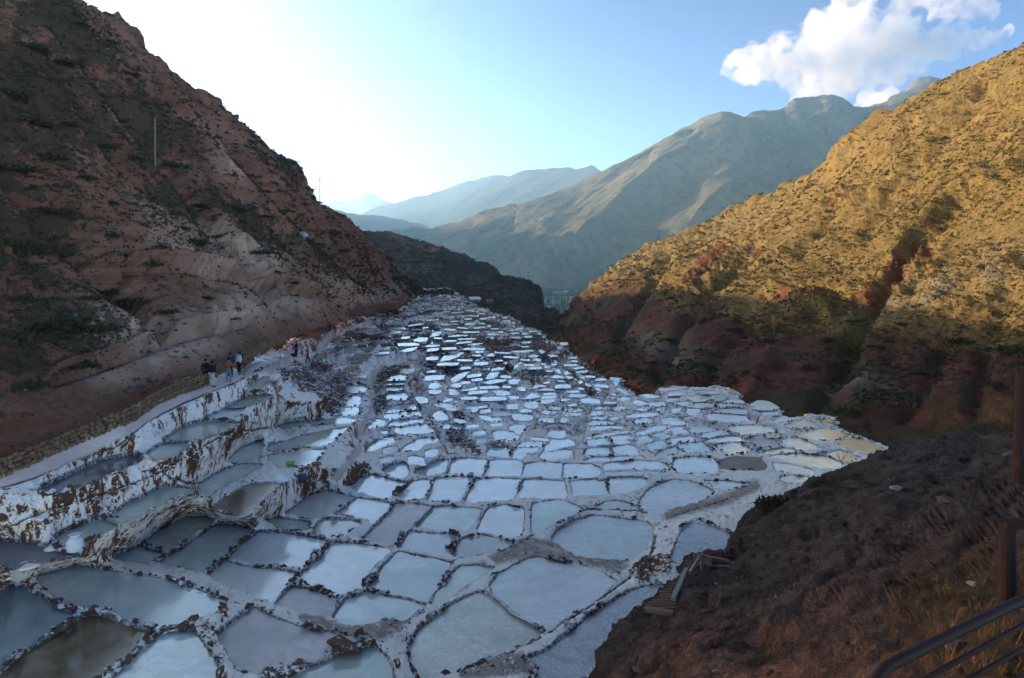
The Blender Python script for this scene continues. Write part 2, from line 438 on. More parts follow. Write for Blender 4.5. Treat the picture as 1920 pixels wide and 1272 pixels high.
9 t 560,300 620,240 700,245 640,270 600,300
9 c 1060,590 1120,560 1230,575 1180,640 1090,640
9 w 1210,710 1220,680 1310,690 1300,745 1230,740
9 c 1420,690 1480,650 1620,660 1560,690 1440,710
9 w 1540,630 1590,600 1690,605 1640,640
9 w 1120,395 1180,350 1250,310 1260,325 1190,370 1140,410
9 w 1690,358 1710,338 1770,338 1760,360
9 w 1705,330 1722,312 1785,312 1775,330
9 w 1715,305 1735,288 1790,290 1785,305
9 w 1500,205 1400,190 1330,215 1400,245 1480,235
9 g 1480,160 1530,130 1590,140 1560,170
9 w 1420,270 1480,255 1550,275 1520,305 1460,300
9 w 1640,210 1760,205 1800,225 1700,240
8 w 1140,375 1155,355 1245,355 1245,378
8 w 1160,345 1180,305 1245,305 1245,345
8 w 660,235 670,210 760,225 750,250
8 w 770,165 800,145 850,180 880,215 820,215
8 w 930,250 930,220 960,215 1000,250 980,270
8 w 560,100 620,80 680,110 620,125
8 w 640,135 700,100 740,140 700,160
8 w 965,320 1000,300 1030,315 1010,325
8 w 950,295 970,277 1020,280 1025,295
8 w 470,60 520,40 600,60 560,90
8 e 1150,60 1250,70 1300,80 1270,130 1240,200 1190,150 1210,120 1140,90
8 e 1240,220 1300,230 1360,270 1450,310 1400,325 1310,290
8 w 980,660 1040,645 1130,650 1080,685
8 w 1100,690 1180,655 1290,660 1270,700 1180,712
8 w 1290,380 1350,350 1430,360 1440,385 1370,420 1320,410
8 w 1470,420 1550,400 1650,440 1670,465 1600,495 1540,470
b w 560,620 600,600 650,640 600,665 540,650
b w 870,520 880,495 980,495 1000,530 900,545
b w 170,900 215,850 290,805 280,840 220,880
b w 735,835 755,815 830,815 815,838
b w 755,805 775,785 835,785 830,805
b w 1180,1020 1200,990 1240,1015 1230,1040
b w 340,1170 260,1165 270,1210 350,1215
b w 780,905 850,895 900,945 870,965
b w 930,945 980,920 1040,960 970,985
b w 400,680 470,660 560,690 520,720 430,715
"""
# types -> (rows in the material list below)
OUT = """-260,905 0,893 60,868 130,836 200,808 250,786 292,757 335,738 382,722 420,703 455,683 480,668 520,645 545,632 570,622 600,610 650,598 700,588 740,580 765,568 780,558 786,548 788,540 820,538 845,538 856,548 878,562 890,570 905,575 935,588 955,592 972,603 990,612 1012,620 1022,630 1040,640 1062,652 1080,668 1100,682 1118,698 1132,708 1150,707 1166,704 1168,722 1190,738 1205,742 1240,728 1310,724 1345,725 1370,730 1410,748 1460,768 1475,776 1530,776 1568,785 1562,800 1610,818 1660,836 1680,850 1640,880 1580,920 1480,990 1440,1020 1400,1060 1330,1110 1290,1160 1220,1230 1180,1290 1140,1340 -260,1340"""
ZC = """0,895,30 230,800,36 430,715,47.5 560,665,79 617,622,128 760,575,210 820,540,310 855,545,300
467,752,45.5 425,776,43 375,810,41 315,845,38 190,890,34.5 460,850,41.5 430,895,37.5 290,945,33 160,1000,30 560,830,46 530,860,43.5 450,935,36.5
335,1010,33 265,1043,31 385,1030,32 240,1120,28 60,1160,27 320,1240,24.5 150,1240,24.7 520,1025,32.6 620,945,38.8 760,1090,30.3 890,1190,27 710,1150,28.2
1040,1110,30.6 1130,1010,37 840,975,38.8 925,920,44 1020,880,49.8 1260,930,44.5 1300,875,51.5 1050,840,56.5 710,912,43.8 740,880,47 700,835,51 770,830,52.5
750,790,57.5 735,725,68 670,755,60 665,775,57 670,730,64 600,720,62 650,650,88 700,640,98 690,690,77 1500,850,56.5 1600,840,59 1400,800,67.5 1300,745,84
1300,725,93 1500,780,73 1180,760,79 1100,790,69 1150,712,112 980,790,66 900,800,62.5 850,760,69 950,740,82 1050,740,90 900,680,104 800,680,94 1000,680,128
1080,670,152 900,620,175 800,600,195 1000,630,212 950,590,270 1020,618,250 1130,700,128 600,1270,24.4 0,1272,23.5 1100,1272,24.5 1200,1180,28 1330,1020,36.3
1440,930,45 -260,900,29 -260,1340,21.5 1680,850,57 1565,785,78 820,1000,37.3 600,1080,30.2 1000,970,39.6 560,780,52 500,720,52 700,760,61 1200,860,53.5 1200,820,60 880,560,310"""
EARTH = """
5 240,575 270,560 330,515 430,492 580,490 620,540 700,560 740,620 760,660 720,720 680,790 630,830 600,840 560,760 500,700 420,690 330,610
5 880,800 880,760 900,715 950,720 980,760 960,810 920,820
5 900,690 895,580 960,530 1130,490 1130,540 1010,590 965,640 940,700
5 770,300 690,290 700,320 770,330 780,410 830,410 835,370
2 240,180 330,70 400,60 420,100 330,160 280,195
6 690,430 640,390 760,380 840,420 860,520 800,560 900,590 930,640 1080,660 1120,690 1050,720 990,690 920,640 850,620 800,560
6 470,1010 600,1005 640,1060 560,1110 520,1080
6 500,1100 620,1090 740,1160 700,1190 560,1130
6 740,290 850,290 880,330 800,340
6 460,860 560,880 620,900 560,925 480,890
2 0,930 60,920 140,940 230,985 330,990 430,970 500,945 600,950 640,965 580,990 560,1020 470,1070 300,1040 120,1000 0,960
2 1060,600 1160,545 1300,520 1420,560 1560,590 1750,615 1840,620 1860,660 1800,690 1700,660 1560,620 1380,600 1300,590 1200,620 1110,640
2 900,1230 1000,1190 1140,1150 1260,1140 1350,1260 900,1300
3 170,540 260,480 340,455 420,480 330,560 240,590
6 1060,380 1120,440 1200,520 1240,560 1310,600 1290,640 1180,560 1080,500 1040,420
6 1320,640 1280,540 1180,440 1020,330 1010,350 1150,480 1260,600 1300,680 1380,740 1480,790 1520,770
6 820,1095 760,1110 740,1125 920,1135 930,1110
b 0,870 60,750 180,820 230,960 400,1010 560,940 640,1070 450,1140 300,1060 150,930 0,940
b 540,690 580,650 660,700 610,745
b 680,770 740,705 780,740 720,810
b 860,880 880,780 990,820 1080,900 1180,1020 1080,1010 960,920
b 950,1030 1000,1060 1120,1180 1080,1200 980,1110
8 580,860 680,760 780,760 750,880 640,900
8 480,870 520,860 540,920 480,960
8 0,790 500,800 490,840 0,830
"""
PATHS = """
4 10 w 0,1175 200,1120 420,1020 620,930 800,840 960,745 1130,670 1320,590 1400,555 1480,520 1560,500 1640,470 1740,445 1800,400 1850,340 1915,300
5 5 w 230,580 300,520 380,465 470,485 520,440 600,350 690,300 800,270 880,250
5 5 w 650,1265 720,1180 790,1110 800,1060
5 4.5 w 810,950 830,880 870,780 885,700 880,620 895,570 950,530 1080,495 1200,480
5 4 w 1110,640 1150,680 1165,760 1215,820 1270,870 1300,960 1345,1040 1370,1100
5 3.5 w 1110,640 1170,580 1200,540
2 4 m 1140,590 1230,520 1300,500 1450,540 1560,570 1700,600 1850,610
2 4 m 800,830 880,780 940,740 1000,700 1040,640
8 3 w 600,1272 620,1150 700,1030 760,900 740,780 800,640
7 3 w 1000,270 990,320 1010,380 1050,410 1150,430 1200,490 1290,470
7 3 w 690,500 720,430 800,420 900,420
7 7 m 540,960 620,925 760,900 880,870 980,820 1040,790
"""
CHANNELS = """
1 1.6 0,440 150,385 330,310 560,240 720,190 900,110 1010,40 1080,10
4 1.6 0,1225 200,1165 400,1090 560,1020 760,950 850,880 950,800 1040,745 1200,665 1400,590 1520,545 1570,510
4 1.2 900,1130 1050,1100 1180,1040 1280,980 1400,900 1480,870 1600,850 1700,840 1920,815
1 1.4 910,110 960,150 1060,175 1120,200 1180,260
2 1.6 560,560 640,580 760,600 860,625 920,590 1080,570 1200,540 1240,520 1320,470 1450,400 1560,350 1620,325 1750,330 1900,335 1990,345
2 2.0 820,1266 1000,1210 1100,1170 1250,1110 1400,1030 1500,960 1650,870 1800,760 1880,700 1940,640 1990,560 2010,480
3 1.1 300,330 340,300 400,275 500,247 620,210
5 1.4 1200,560 1120,640 1150,700 1190,780 1250,850 1290,940 1330,1010 1375,1100 1500,1120
5 1.4 640,890 720,875 790,865 830,800 860,740
2 1.4 0,370 100,380 180,350 300,365 390,380
"""
# ---------------------------------------------------------------- materials of the setting
def mat_salt():
    t = NT("salt_crusted_earth")
    P = t.pos
    st = t.scale((1.0, 1.0, 0.45))
    n1 = t.noise(0.45, 6, 0.65, st); n2 = t.noise(2.3, 6, 0.7, st, 0.4); n3 = t.noise(9.0, 4, 0.7, st)
    e = t.attr("earth"); pth = t.attr("path"); ch = t.attr("chan"); rim = t.attr("rim"); mud = t.attr("mud")
    nz = t.sep(t.nrm, 2)
    k = t.math('ADD', t.math('MULTIPLY', n1, 0.55), t.math('MULTIPLY', n2, 0.65))
    k = t.math('ADD', k, t.math('MULTIPLY', n3, 0.20)); k = t.math('ADD', k, t.math('MULTIPLY', t.noise(1.0, 4, 0.7, t.scale((4.5, 4.5, 0.9))), 0.30)); k = t.math('SUBTRACT', k, 0.075)                 # mean about 0.78
    k = t.math('ADD', k, t.math('MULTIPLY', e, 0.17))
    k = t.math('ADD', k, t.math('SUBTRACT', 0.055, t.math('MULTIPLY', t.ramp(nz, 0.45, 0.93), 0.10)))
    k = t.math('SUBTRACT', k, t.math('MULTIPLY', rim, 0.05))
    fa = t.attr("far")
    vx = t.n.new("ShaderNodeTexVoronoi"); t._in(vx.inputs["Vector"], t.scale((0.26, 0.15, 0.75), None)); vx.inputs["Scale"].default_value = 1.0
    cell = t.sep(vx.outputs["Color"], 0)
    k = t.math('ADD', k, t.math('MULTIPLY', fa, t.math('MULTIPLY', t.math('SUBTRACT', cell, 0.25), 0.70)))
    edge_shade = t.math('MULTIPLY', t.ramp(rim, 0.30, 0.65), t.ramp(n3, 0.38, 0.56, 0.35, 0.95))
    k = t.math('ADD', k, t.math('MULTIPLY', fa, t.ramp(t.attr('step'), 0.2, 0.8, -0.05, 0.06)))
    k = t.math('ADD', t.math('MULTIPLY', t.math('SUBTRACT', k, 0.81), 1.9), 0.80)
    white = t.mix(t.noise(1.7, 3), (0.92, 0.86, 0.80), (0.84, 0.74, 0.67))
    pink = t.mix(n2, (0.84, 0.63, 0.51), (0.52, 0.31, 0.21))
    brown = t.mix(t.noise(5.0, 5, 0.7), (0.045, 0.020, 0.012), (0.17, 0.080, 0.045))
    c = t.mix(t.ramp(k, 0.79, 0.86), white, pink)
    c = t.mix(t.ramp(k, 0.855, 0.905), c, brown)
    c = t.mix(edge_shade, c, (0.075, 0.065, 0.070))  # shadow line beside the dikes, painted dark along the pond edges
    mudc = t.mix(t.noise(2.0, 5, 0.7), (0.17, 0.12, 0.095), (0.46, 0.37, 0.32))
    c = t.mix(t.math('MULTIPLY', mud, t.ramp(n2, 0.30, 0.50, 0.45, 1.0)), c, mudc)
    pc = t.mix(t.noise(1.2, 5, 0.65), (0.74, 0.62, 0.57), (0.54, 0.42, 0.37))
    c = t.mix(pth, c, pc)
    c = t.mix(ch, c, (0.05, 0.038, 0.035))
    h = t.math('ADD', t.math('MULTIPLY', n2, 0.6), t.math('MULTIPLY', n3, 0.4))
    t.bump(h, 0.9, 0.18)
    return t.done(c, 0.75, 0.25)
PTYPES = {'w': (0.92, 0.87, 0.78), 'c': (0.62, 0.66, 0.62), 'g': (0.55, 0.58, 0.49), 't': (0.44, 0.39, 0.32),
          'b': (0.17, 0.12, 0.07), 'y': (0.76, 0.68, 0.45), 'p': (0.54, 0.47, 0.45), 's': (0.76, 0.75, 0.73),  # y: reflection of the golden hillside put into the base colour
          'k': (0.26, 0.17, 0.135), 'd': (0.17, 0.17, 0.19), 'h': (0.24, 0.33, 0.37), 'u': (0.54, 0.50, 0.38),
          'r': (0.36, 0.34, 0.38), 'o': (0.50, 0.36, 0.16), 'e': (0.12, 0.30, 0.36), 'q': (0.26, 0.235, 0.25)}
DRY = {'p': 0.5, 's': 0.42, 'k': 0.9, 'u': 0.3, 'r': 0.4, 'q': 0.8}
def mat_pond(ty):
    c0 = np.array(PTYPES[ty])
    t = NT("brine_" + ty)
    r = t.rnd()
    w = t.scale((1.0, 1.0, 1.0))
    n = t.noise(0.28, 4, 0.6); m = t.noise(1.5, 6, 0.72); f = t.noise(9.0, 5, 0.8)
    dk = tuple(c0 * 0.72); lt = tuple(np.minimum(c0 * 1.16 + 0.02, 0.88))
    c = t.mix(t.ramp(n, 0.30, 0.70), dk, lt)
    c = t.mix(t.math('MULTIPLY', t.ramp(m, 0.35, 0.68), 0.45), c, tuple(c0 * np.array((0.86, 0.84, 0.80))))
    pn = t.noise(0.55, 5, 0.75, None, 0.8)
    pt = t.math('MULTIPLY', t.ramp(t.math('ADD', pn, t.math('MULTIPLY', t.math('SUBTRACT', r, 0.5), 0.16)), 0.49, 0.55), 0.55)
    c = t.mix(pt, c, tuple(c0 * np.array((0.74, 0.76, 0.74))))
    if ty in 'sur':    # salt crystals growing as pale flecks
        fl = t.math('MULTIPLY', t.ramp(f, 0.47, 0.62), t.ramp(m, 0.30, 0.60))
        c = t.mix(t.math('MULTIPLY', fl, 0.75), c, (0.80, 0.81, 0.83))
    else:
        fl = t.math('MULTIPLY', t.ramp(f, 0.56, 0.70), t.ramp(m, 0.42, 0.66))
        c = t.mix(t.math('MULTIPLY', fl, 0.35), c, (0.80, 0.80, 0.80))
    e = t.attr("edge")                                                   # crust along the shore
    c = t.mix(t.math('MULTIPLY', t.ramp(t.math('ADD', e, t.math('MULTIPLY', m, 0.6)), 0.9, 1.25), 0.6), c, (0.74, 0.74, 0.77))
    c = t.mix(t.math('MULTIPLY', r, 0.22), c, (0.30, 0.30, 0.30))
    dry = DRY.get(ty, 0.0)
    rough = t.ramp(m, 0.42, 0.66, 0.05 + 0.5 * dry, 0.16 + 0.6 * dry)
    hb = t.math('ADD', t.math('MULTIPLY', t.noise(3.0, 3, 0.6), 0.5), t.math('MULTIPLY', f, 0.25))
    t.bump(hb, 0.10 + 0.45 * dry, 0.05)
    mm = t.done(c, rough, 0.9 if dry < .4 else 0.5)
    t.b.inputs["IOR"].default_value = 1.40 if dry > .4 else 1.52
    return mm
M_SALT = mat_salt()
M_POND = {k: mat_pond(k) for k in PTYPES}
def mat_rock(name, a, b, salt=0.0, sc_=6.0):
    t = NT(name)
    c = t.mix(t.noise(sc_, 5, 0.7), a, b)
    c = t.mix(t.math('MULTIPLY', t.rnd(), 0.5), c, tuple(np.array(b) * 1.25))
    if salt:
        k = t.math('ADD', t.noise(4.0, 5, 0.7), t.math('MULTIPLY', t.sep(t.nrm, 2), -0.10))
        c = t.mix(t.ramp(t.math('ADD', k, t.math('MULTIPLY', t.rnd(), 0.18)), 0.44, 0.52, salt, 0.0), c, (0.72, 0.70, 0.73))
    t.bump(t.noise(sc_ * 2.5, 5, 0.7), 0.6, 0.03)
    return t.done(c, 0.85, 0.3)
M_STONE = mat_rock("salty_dark_stone", (0.030, 0.018, 0.013), (0.105, 0.058, 0.036), 0.75)
M_WALLSTONE = mat_rock("ochre_wall_stone", (0.07, 0.044, 0.026), (0.24, 0.155, 0.088))
M_ROCK = mat_rock("brown_field_rock", (0.05, 0.035, 0.03), (0.17, 0.12, 0.10))
M_PALEROCK = mat_rock("pale_field_rock", (0.20, 0.17, 0.16), (0.42, 0.38, 0.36))

# ---------------------------------------------------------------- pond field
ctrl = []
for ln in ZC.split():
    a = [float(x) for x in ln.split(',')]; ctrl.append((a[0], a[1], 100.0 / a[2]))
_tp = TPS(ctrl, 0.002)
def DQ(u, v): return 100.0 / np.maximum(_tp(u, v), 0.28)

ponds = []      # dict: poly (1920 px), type, level
for ln in PONDS.strip().splitlines():
    s = ln.split(); ox, oy, k = CR[s[0]]
    p = np.array([[float(x) for x in q.split(',')] for q in s[2:]]) / k + (ox, oy)
    ponds.append(dict(poly=p, ty=s[1], traced=True))
outl = pl(OUT)
H_, W_ = 1400, 2200
OFFU, OFFV = 300, 0
idm = np.full((H_, W_), -1, np.int32)
def raster(poly, val, arr=None, only=None):
    arr = idm if arr is None else arr
    p = poly + (OFFU, OFFV)
    x0, y0 = np.floor(p.min(0)).astype(int) - 1; x1, y1 = np.ceil(p.max(0)).astype(int) + 2
    x0 = max(x0, 0); y0 = max(y0, 0); x1 = min(x1, W_); y1 = min(y1, H_)
    if x1 <= x0 or y1 <= y0: return None
    X, Y = np.meshgrid(np.arange(x0, x1), np.arange(y0, y1))
    m = inpoly(X, Y, p)
    if val is not None: arr[y0:y1, x0:x1][m] = val
    return arr[y0:y1, x0:x1][m]
outm = np.zeros((H_, W_), np.int32); raster(outl, 1, outm)
for i, p in enumerate(ponds): raster(p['poly'], i)
earthm = np.zeros((H_, W_), np.int32); mudm = np.zeros((H_, W_), np.int32)
for ln in EARTH.strip().splitlines():
    s = ln.split(); ox, oy, k = CR[s[0]]
    q = np.array([[float(x) for x in w.split(',')] for w in s[1:]]) / k + (ox, oy)
    raster(q, 1, mudm if s[0] in '2' and q[:, 1].min() > 1020 else earthm)
# small far ponds: slivers set into the slope wherever nothing larger was read off
FARP = pl("700,585 780,560 800,545 850,545 900,575 960,600 1010,622 1060,655 1110,692 1150,712 1160,725 1120,740 1060,745 1000,745 920,760 840,745 760,690 700,670 650,655 640,620")
pathm = np.zeros((H_, W_), bool)
def ribbons(txt, hasm):
    out = []
    for ln in txt.strip().splitlines():
        s = ln.split(); ox, oy, k = CR[s[0]]; w = float(s[1]); kind = 'w'
        st = 2
        if hasm: kind = s[2]; st = 3
        P = np.array([[float(x) for x in z.split(',')] for z in s[st:]]) / k + (ox, oy)
        out.append((P, w, kind))
    return out
PW = ribbons(PATHS, True); CW = ribbons(CHANNELS, False)
for P, w, _k in PW + CW:
    for a in resample(P, 2.0, False):
        x, y = int(a[0]) + OFFU, int(a[1]); r = int(w + 3)
        pathm[max(0, y - r):y + r + 1, max(0, x - r):x + r + 1] = True
MIDP = pl("640,700 760,655 900,700 1000,745 1120,735 1180,745 1250,728 1350,728 1460,770 1560,800 1640,835 1560,880 1420,870 1200,870 960,880 700,880 640,860 680,780")
n_small = 0
for (poly, tries, cap, w0, w1, l0, l1, pad) in [(MIDP, 9000, 150, 1.6, 3.4, 1.6, 3.2, 2.4), (MIDP, 9000, 130, 0.9, 1.8, 1.0, 2.0, 2.2), (FARP, 9000, 420, 1.8, 4.4, 2.0, 3.8, 2.2), (FARP, 9000, 240, 1.0, 2.2, 1.4, 2.6, 1.6)]:
    k_ = 0
    for _ in range(tries):
        if k_ >= cap: break
        u = RNG.uniform(640, 1640); v = RNG.uniform(545, 880)
        if not inpoly(np.array([u]), np.array([v]), poly)[0] or earthm[int(v), int(u) + OFFU] or idm[int(v), int(u) + OFFU] >= 0: continue
        if poly is FARP and fbm(np.array([[u, v * 2.0, 0]]), 46, 2, 5)[0] < -0.30: continue
        d = float(DQ(u, v))
        w = RNG.uniform(w0, w1) * F / d * 0.5; hgt = F * 17 * RNG.uniform(l0, l1) / d ** 2 * 0.5
        if hgt < 1.4: hgt = RNG.uniform(1.2, 1.9)
        sl = RNG.uniform(-0.10, 0.12) + (0.10 if u < 800 else 0); sk = RNG.uniform(-.25, .25) * w
        q = np.array([[-w, hgt * .9], [-w + sk, -hgt * .8], [-w * .2 + sk, -hgt], [w + sk, -hgt * .85], [w * 1.02, hgt * .8], [w * .2, hgt]])
        q[:, 1] -= q[:, 0] * sl; q += (u, v)
        big = (q - (u, v)) * (1.0 + pad / w, 1.0 + pad / hgt) + (u, v)
        got = raster(big, None)
        if got is None or len(got) == 0 or (got >= 0).any(): continue
        if raster(big, None, pathm).any() or (poly is MIDP and raster(big, None, earthm).any()): continue
        if not inpoly(q[:, 0], q[:, 1], outl).all(): continue
        raster(q, len(ponds)); k_ += 1; n_small += 1
        ponds.append(dict(poly=q, ty='w' if RNG.uniform() < .68 else RNG.choice(['p', 'c', 'g', 't']), traced=False))
print("small ponds", n_small)

rawo = []; _rp = []
for i, p in enumerate(ponds):
    for a in resample(p['poly'], 4.0): _rp.append(a); rawo.append(i)
rawkd = kdtree.KDTree(len(_rp)); [rawkd.insert((a[0], a[1], 0), k) for k, a in enumerate(_rp)]; rawkd.balance()
def grow(q, a):
    t = np.roll(q, -1, 0) - np.roll(q, 1, 0); t /= np.linalg.norm(t, axis=1, keepdims=True) + 1e-9
    n_ = np.stack([t[:, 1], -t[:, 0]], 1); A = np.sum(q[:, 0] * np.roll(q[:, 1], -1) - np.roll(q[:, 0], -1) * q[:, 1])
    return q + n_ * (a if A > 0 else -a)
for i, p in enumerate(ponds):
    q = p['poly']; c = q.mean(0); p['c'] = c
    d = DQ(q[:, 0], q[:, 1]); p['z'] = p['z0'] = float(np.mean((VH - q[:, 1]) / F * d)); p['d'] = float(np.mean(d))
    if p['traced'] and len(q) > 5:
        near_ = min((rawkd.find_range((a[0], a[1], 0), 14.0) and min(([h[2] for h in rawkd.find_range((a[0], a[1], 0), 14.0) if rawo[h[1]] != i] or [14.0]))) or 14.0 for a in resample(q, 4.0))
        q = grow(chaikin(q, 1), float(np.clip((near_ - 2.6) * 0.5, 0.0, 2.4 if p['d'] < 42 else 2.0)))
    step = 7.0 if p['d'] < 45 else (5.0 if p['d'] < 90 else 4.0)
    e = resample(q, step)
    jit = 0.9 if p['d'] < 60 else 0.35
    e = e + np.stack([fbm(np.c_[e, np.zeros(len(e))], 9.0, 2, 3), fbm(np.c_[e, np.zeros(len(e))], 9.0, 2, 4)], 1) * jit * (2.2 if p['d'] < 60 else 1)
    p['edge'] = e
# neighbours: bring levels together where only a thin dike parts two sheets
kd = kdtree.KDTree(sum(len(p['edge']) for p in ponds)); own = []; k = 0
for i, p in enumerate(ponds):
    for a in p['edge']: kd.insert((a[0], a[1], 0), k); own.append(i); k += 1
kd.balance()
pairs = {}
for i, p in enumerate(ponds):
    for a in p['edge']:
        for co, idx, dist in kd.find_range((a[0], a[1], 0), 13.0):
            j = own[idx]
            if j == i: continue
            dv = co[1] - a[1]; du = abs(co[0] - a[0])
            if dv > 0 and du < max(3.0, dv): pairs.setdefault((i, j), []).append(dv)
            elif du >= abs(dv): pairs.setdefault((min(i, j), max(i, j)), []).append(0.0)
for it in range(160):
    for (i, j), L in pairs.items():
        dm = 0.5 * (ponds[i]['d'] + ponds[j]['d']); g = float(np.median(L))
        lo, hi = -0.12, g * dm / F * 0.95
        if g == 0.0: lo, hi = -0.12, 0.12
        else: lo = min(-0.02, hi)
        df = ponds[i]['z'] - ponds[j]['z']
        t = min(max(df, lo), hi); e = (t - df) * 0.25
        ponds[i]['z'] += e; ponds[j]['z'] -= e
    for p in ponds: p['z'] += 0.003 * (p['z0'] - p['z'])
for p in ponds:
    if not p['traced']: p['z'] += RNG.uniform(-0.38, 0.38)
def plane_d(v, z): return z * F / (VH - np.asarray(v, float))

# ---- triangulate everything between the sheets
pts = []; edges = []; vd = []
def addloop(L, closed=True):
    b = len(pts); n = len(L)
    for a in L: pts.append((float(a[0]), float(a[1])))
    for a in range(n if closed else n - 1): edges.append((b + a, b + (a + 1) % n))
oe = resample(outl, 7.0)
addloop(oe)
for p in ponds: addloop(p['edge'])
for P, w, _ in CW:
    P = resample(P, 4.0, False); t_ = np.gradient(P, axis=0); t_ /= np.linalg.norm(t_, axis=1, keepdims=True) + 1e-9; n_ = np.stack([t_[:, 1], -t_[:, 0]], 1)
    for off in (-(w + 1.0), -w * .5, w * .5, w + 1.0):
        for a in P + n_ * off:
            if inpoly(a[0:1], a[1:2], outl)[0] and idm[int(np.clip(a[1], 0, H_ - 1)), int(np.clip(a[0] + OFFU, 0, W_ - 1))] < 0 and kd.find((a[0], a[1], 0))[2] > 1.2: pts.append((a[0], a[1]))
xs = np.arange(-255, 1690, 5.2); ys = np.arange(540, 1338, 5.2)
X, Y = np.meshgrid(xs, ys); X = X + RNG.uniform(-1.9, 1.9, X.shape); Y = Y + RNG.uniform(-1.9, 1.9, Y.shape)
X = X.ravel(); Y = Y.ravel()
m = inpoly(X, Y, outl) & (idm[np.clip(Y.astype(int), 0, H_ - 1), np.clip(X.astype(int) + OFFU, 0, W_ - 1)] < 0)
for a, b in zip(X[m], Y[m]):
    if kd.find((a, b, 0))[2] > 2.0: pts.append((a, b))
res = geometry.delaunay_2d_cdt([Vector(p) for p in pts], edges, [], 0, 1e-4)
V2 = np.array([(v[0], v[1]) for v in res[0]]); T = np.array([t for t in res[2] if len(t) == 3])
cen = V2[T].mean(1)
inside = inpoly(cen[:, 0], cen[:, 1], outl)
inp = np.zeros(len(T), bool)
for p in ponds:
    e = p['edge']; bb0 = e.min(0); bb1 = e.max(0)
    s = np.where((cen[:, 0] > bb0[0]) & (cen[:, 0] < bb1[0]) & (cen[:, 1] > bb0[1]) & (cen[:, 1] < bb1[1]))[0]
    inp[s] |= inpoly(cen[s, 0], cen[s, 1], e)
T = T[inside & ~inp]
a, b, c = V2[T[:, 0]], V2[T[:, 1]], V2[T[:, 2]]
cr = (b[:, 0] - a[:, 0]) * (c[:, 1] - a[:, 1]) - (b[:, 1] - a[:, 1]) * (c[:, 0] - a[:, 0])
T = T[np.abs(cr) > 1e-3]; cr = cr[np.abs(cr) > 1e-3]
T[cr > 0] = T[cr > 0][:, ::-1]        # image v points down: keep the normals towards the viewer's side
used = np.unique(T); rm = np.full(len(V2), -1); rm[used] = np.arange(len(used)); V2 = V2[used]; T = rm[T]
q = np.empty(len(V2)); fixed = np.zeros(len(V2), bool); edist = np.empty(len(V2))
qt = 1.0 / DQ(V2[:, 0], V2[:, 1])
for i, (u, v) in enumerate(V2):
    co, idx, dist = kd.find((u, v, 0)); edist[i] = dist
    if dist < 0.7:
        q[i] = 1.0 / plane_d(v, ponds[own[idx]]['z']); fixed[i] = True
    else: q[i] = qt[i]
okd = kdtree.KDTree(len(oe)); [okd.insert((a[0], a[1], 0), i) for i, a in enumerate(oe)]; okd.balance()
for i, (u, v) in enumerate(V2):
    if not fixed[i] and (edist[i] > 34 or okd.find((u, v, 0))[2] < 1.0): fixed[i] = True
# paths and channels: distance to polylines
def dist_poly(Q, P):
    best = np.full(len(Q), 1e9)
    for a, b in zip(P[:-1], P[1:]):
        ab = b - a; t = np.clip(((Q - a) @ ab) / (ab @ ab + 1e-9), 0, 1)
        best = np.minimum(best, np.hypot(*(Q - a - t[:, None] * ab).T))
    return best
PW[0] = (PW[0][0], None, 'w')
mainp = PW[0][0]
def main_half(u): return np.interp(u, [-260, 0, 200, 340, 420, 560], [20, 17, 14, 11, 8, 5])
md = dist_poly(V2, mainp)
on_main = md < main_half(V2[:, 0]) * 1.15
fixed |= (on_main & (edist > 0.7))
# membrane between the fixed points
E = np.vstack([T[:, [0, 1]], T[:, [1, 2]], T[:, [2, 0]]]); E = np.unique(np.sort(E, 1), axis=0)
deg = np.bincount(E.ravel(), minlength=len(V2)).astype(float)
free = ~fixed
for it in range(500):
    s = np.bincount(E[:, 0], q[E[:, 1]], len(V2)) + np.bincount(E[:, 1], q[E[:, 0]], len(V2))
    nq = s / deg
    q[free] = q[free] + 1.5 * (nq[free] - q[free]) if it % 3 else nq[free]
V3 = unpa(V2[:, 0], V2[:, 1], 1.0 / q)
def nrst(a, arr): return arr[np.clip(a[:, 1].astype(int), 0, H_ - 1), np.clip(a[:, 0].astype(int) + OFFU, 0, W_ - 1)]
# one round of subdivision
def subdiv(V2, V3, T):
    E0 = np.vstack([T[:, [0, 1]], T[:, [1, 2]], T[:, [2, 0]]]); Es = np.sort(E0, 1)
    U, inv = np.unique(Es, axis=0, return_inverse=True); inv = inv.ravel(); n = len(T); o = len(V2)
    m0, m1, m2 = inv[:n] + o, inv[n:2 * n] + o, inv[2 * n:] + o
    V2n = np.vstack([V2, V2[U].mean(1)]); V3n = np.vstack([V3, V3[U].mean(1)])
    Tn = np.vstack([np.c_[T[:, 0], m0, m2], np.c_[m0, T[:, 1], m1], np.c_[m2, m1, T[:, 2]], np.c_[m0, m1, m2]])
    return V2n, V3n, Tn
V2, V3, T = subdiv(V2, V3, T)
ekd = kdtree.KDTree(len(own)); k = 0; e3 = []
for p in ponds:
    d = plane_d(p['edge'][:, 1], p['z']); P3 = unpa(p['edge'][:, 0], p['edge'][:, 1], d); p['edge3'] = P3
    mid = 0.5 * (P3 + np.roll(P3, -1, 0)); p['_m'] = mid
allE = np.vstack([np.vstack([p['edge3'], p['_m']]) for p in ponds])
ekd = kdtree.KDTree(len(allE)); [ekd.insert(tuple(a), i) for i, a in enumerate(allE)]; ekd.balance()
d3 = np.array([ekd.find(tuple(a))[2] for a in V3])
dd = V3[:, 1]
N = normals(V3, T)
if (N[:, 1].mean() > 0): T = T[:, ::-1]; N = -N
amp = np.clip(d3 / 0.5, 0, 1)
_hs = 2.0; _z = V3[:, 2] / _hs + fbm(V3, 14.0, 3, 15) * 1.6; _f = _z - np.floor(_z)
_st = (np.clip((_f - 0.68) / 0.32, 0, 1) - _f) * _hs
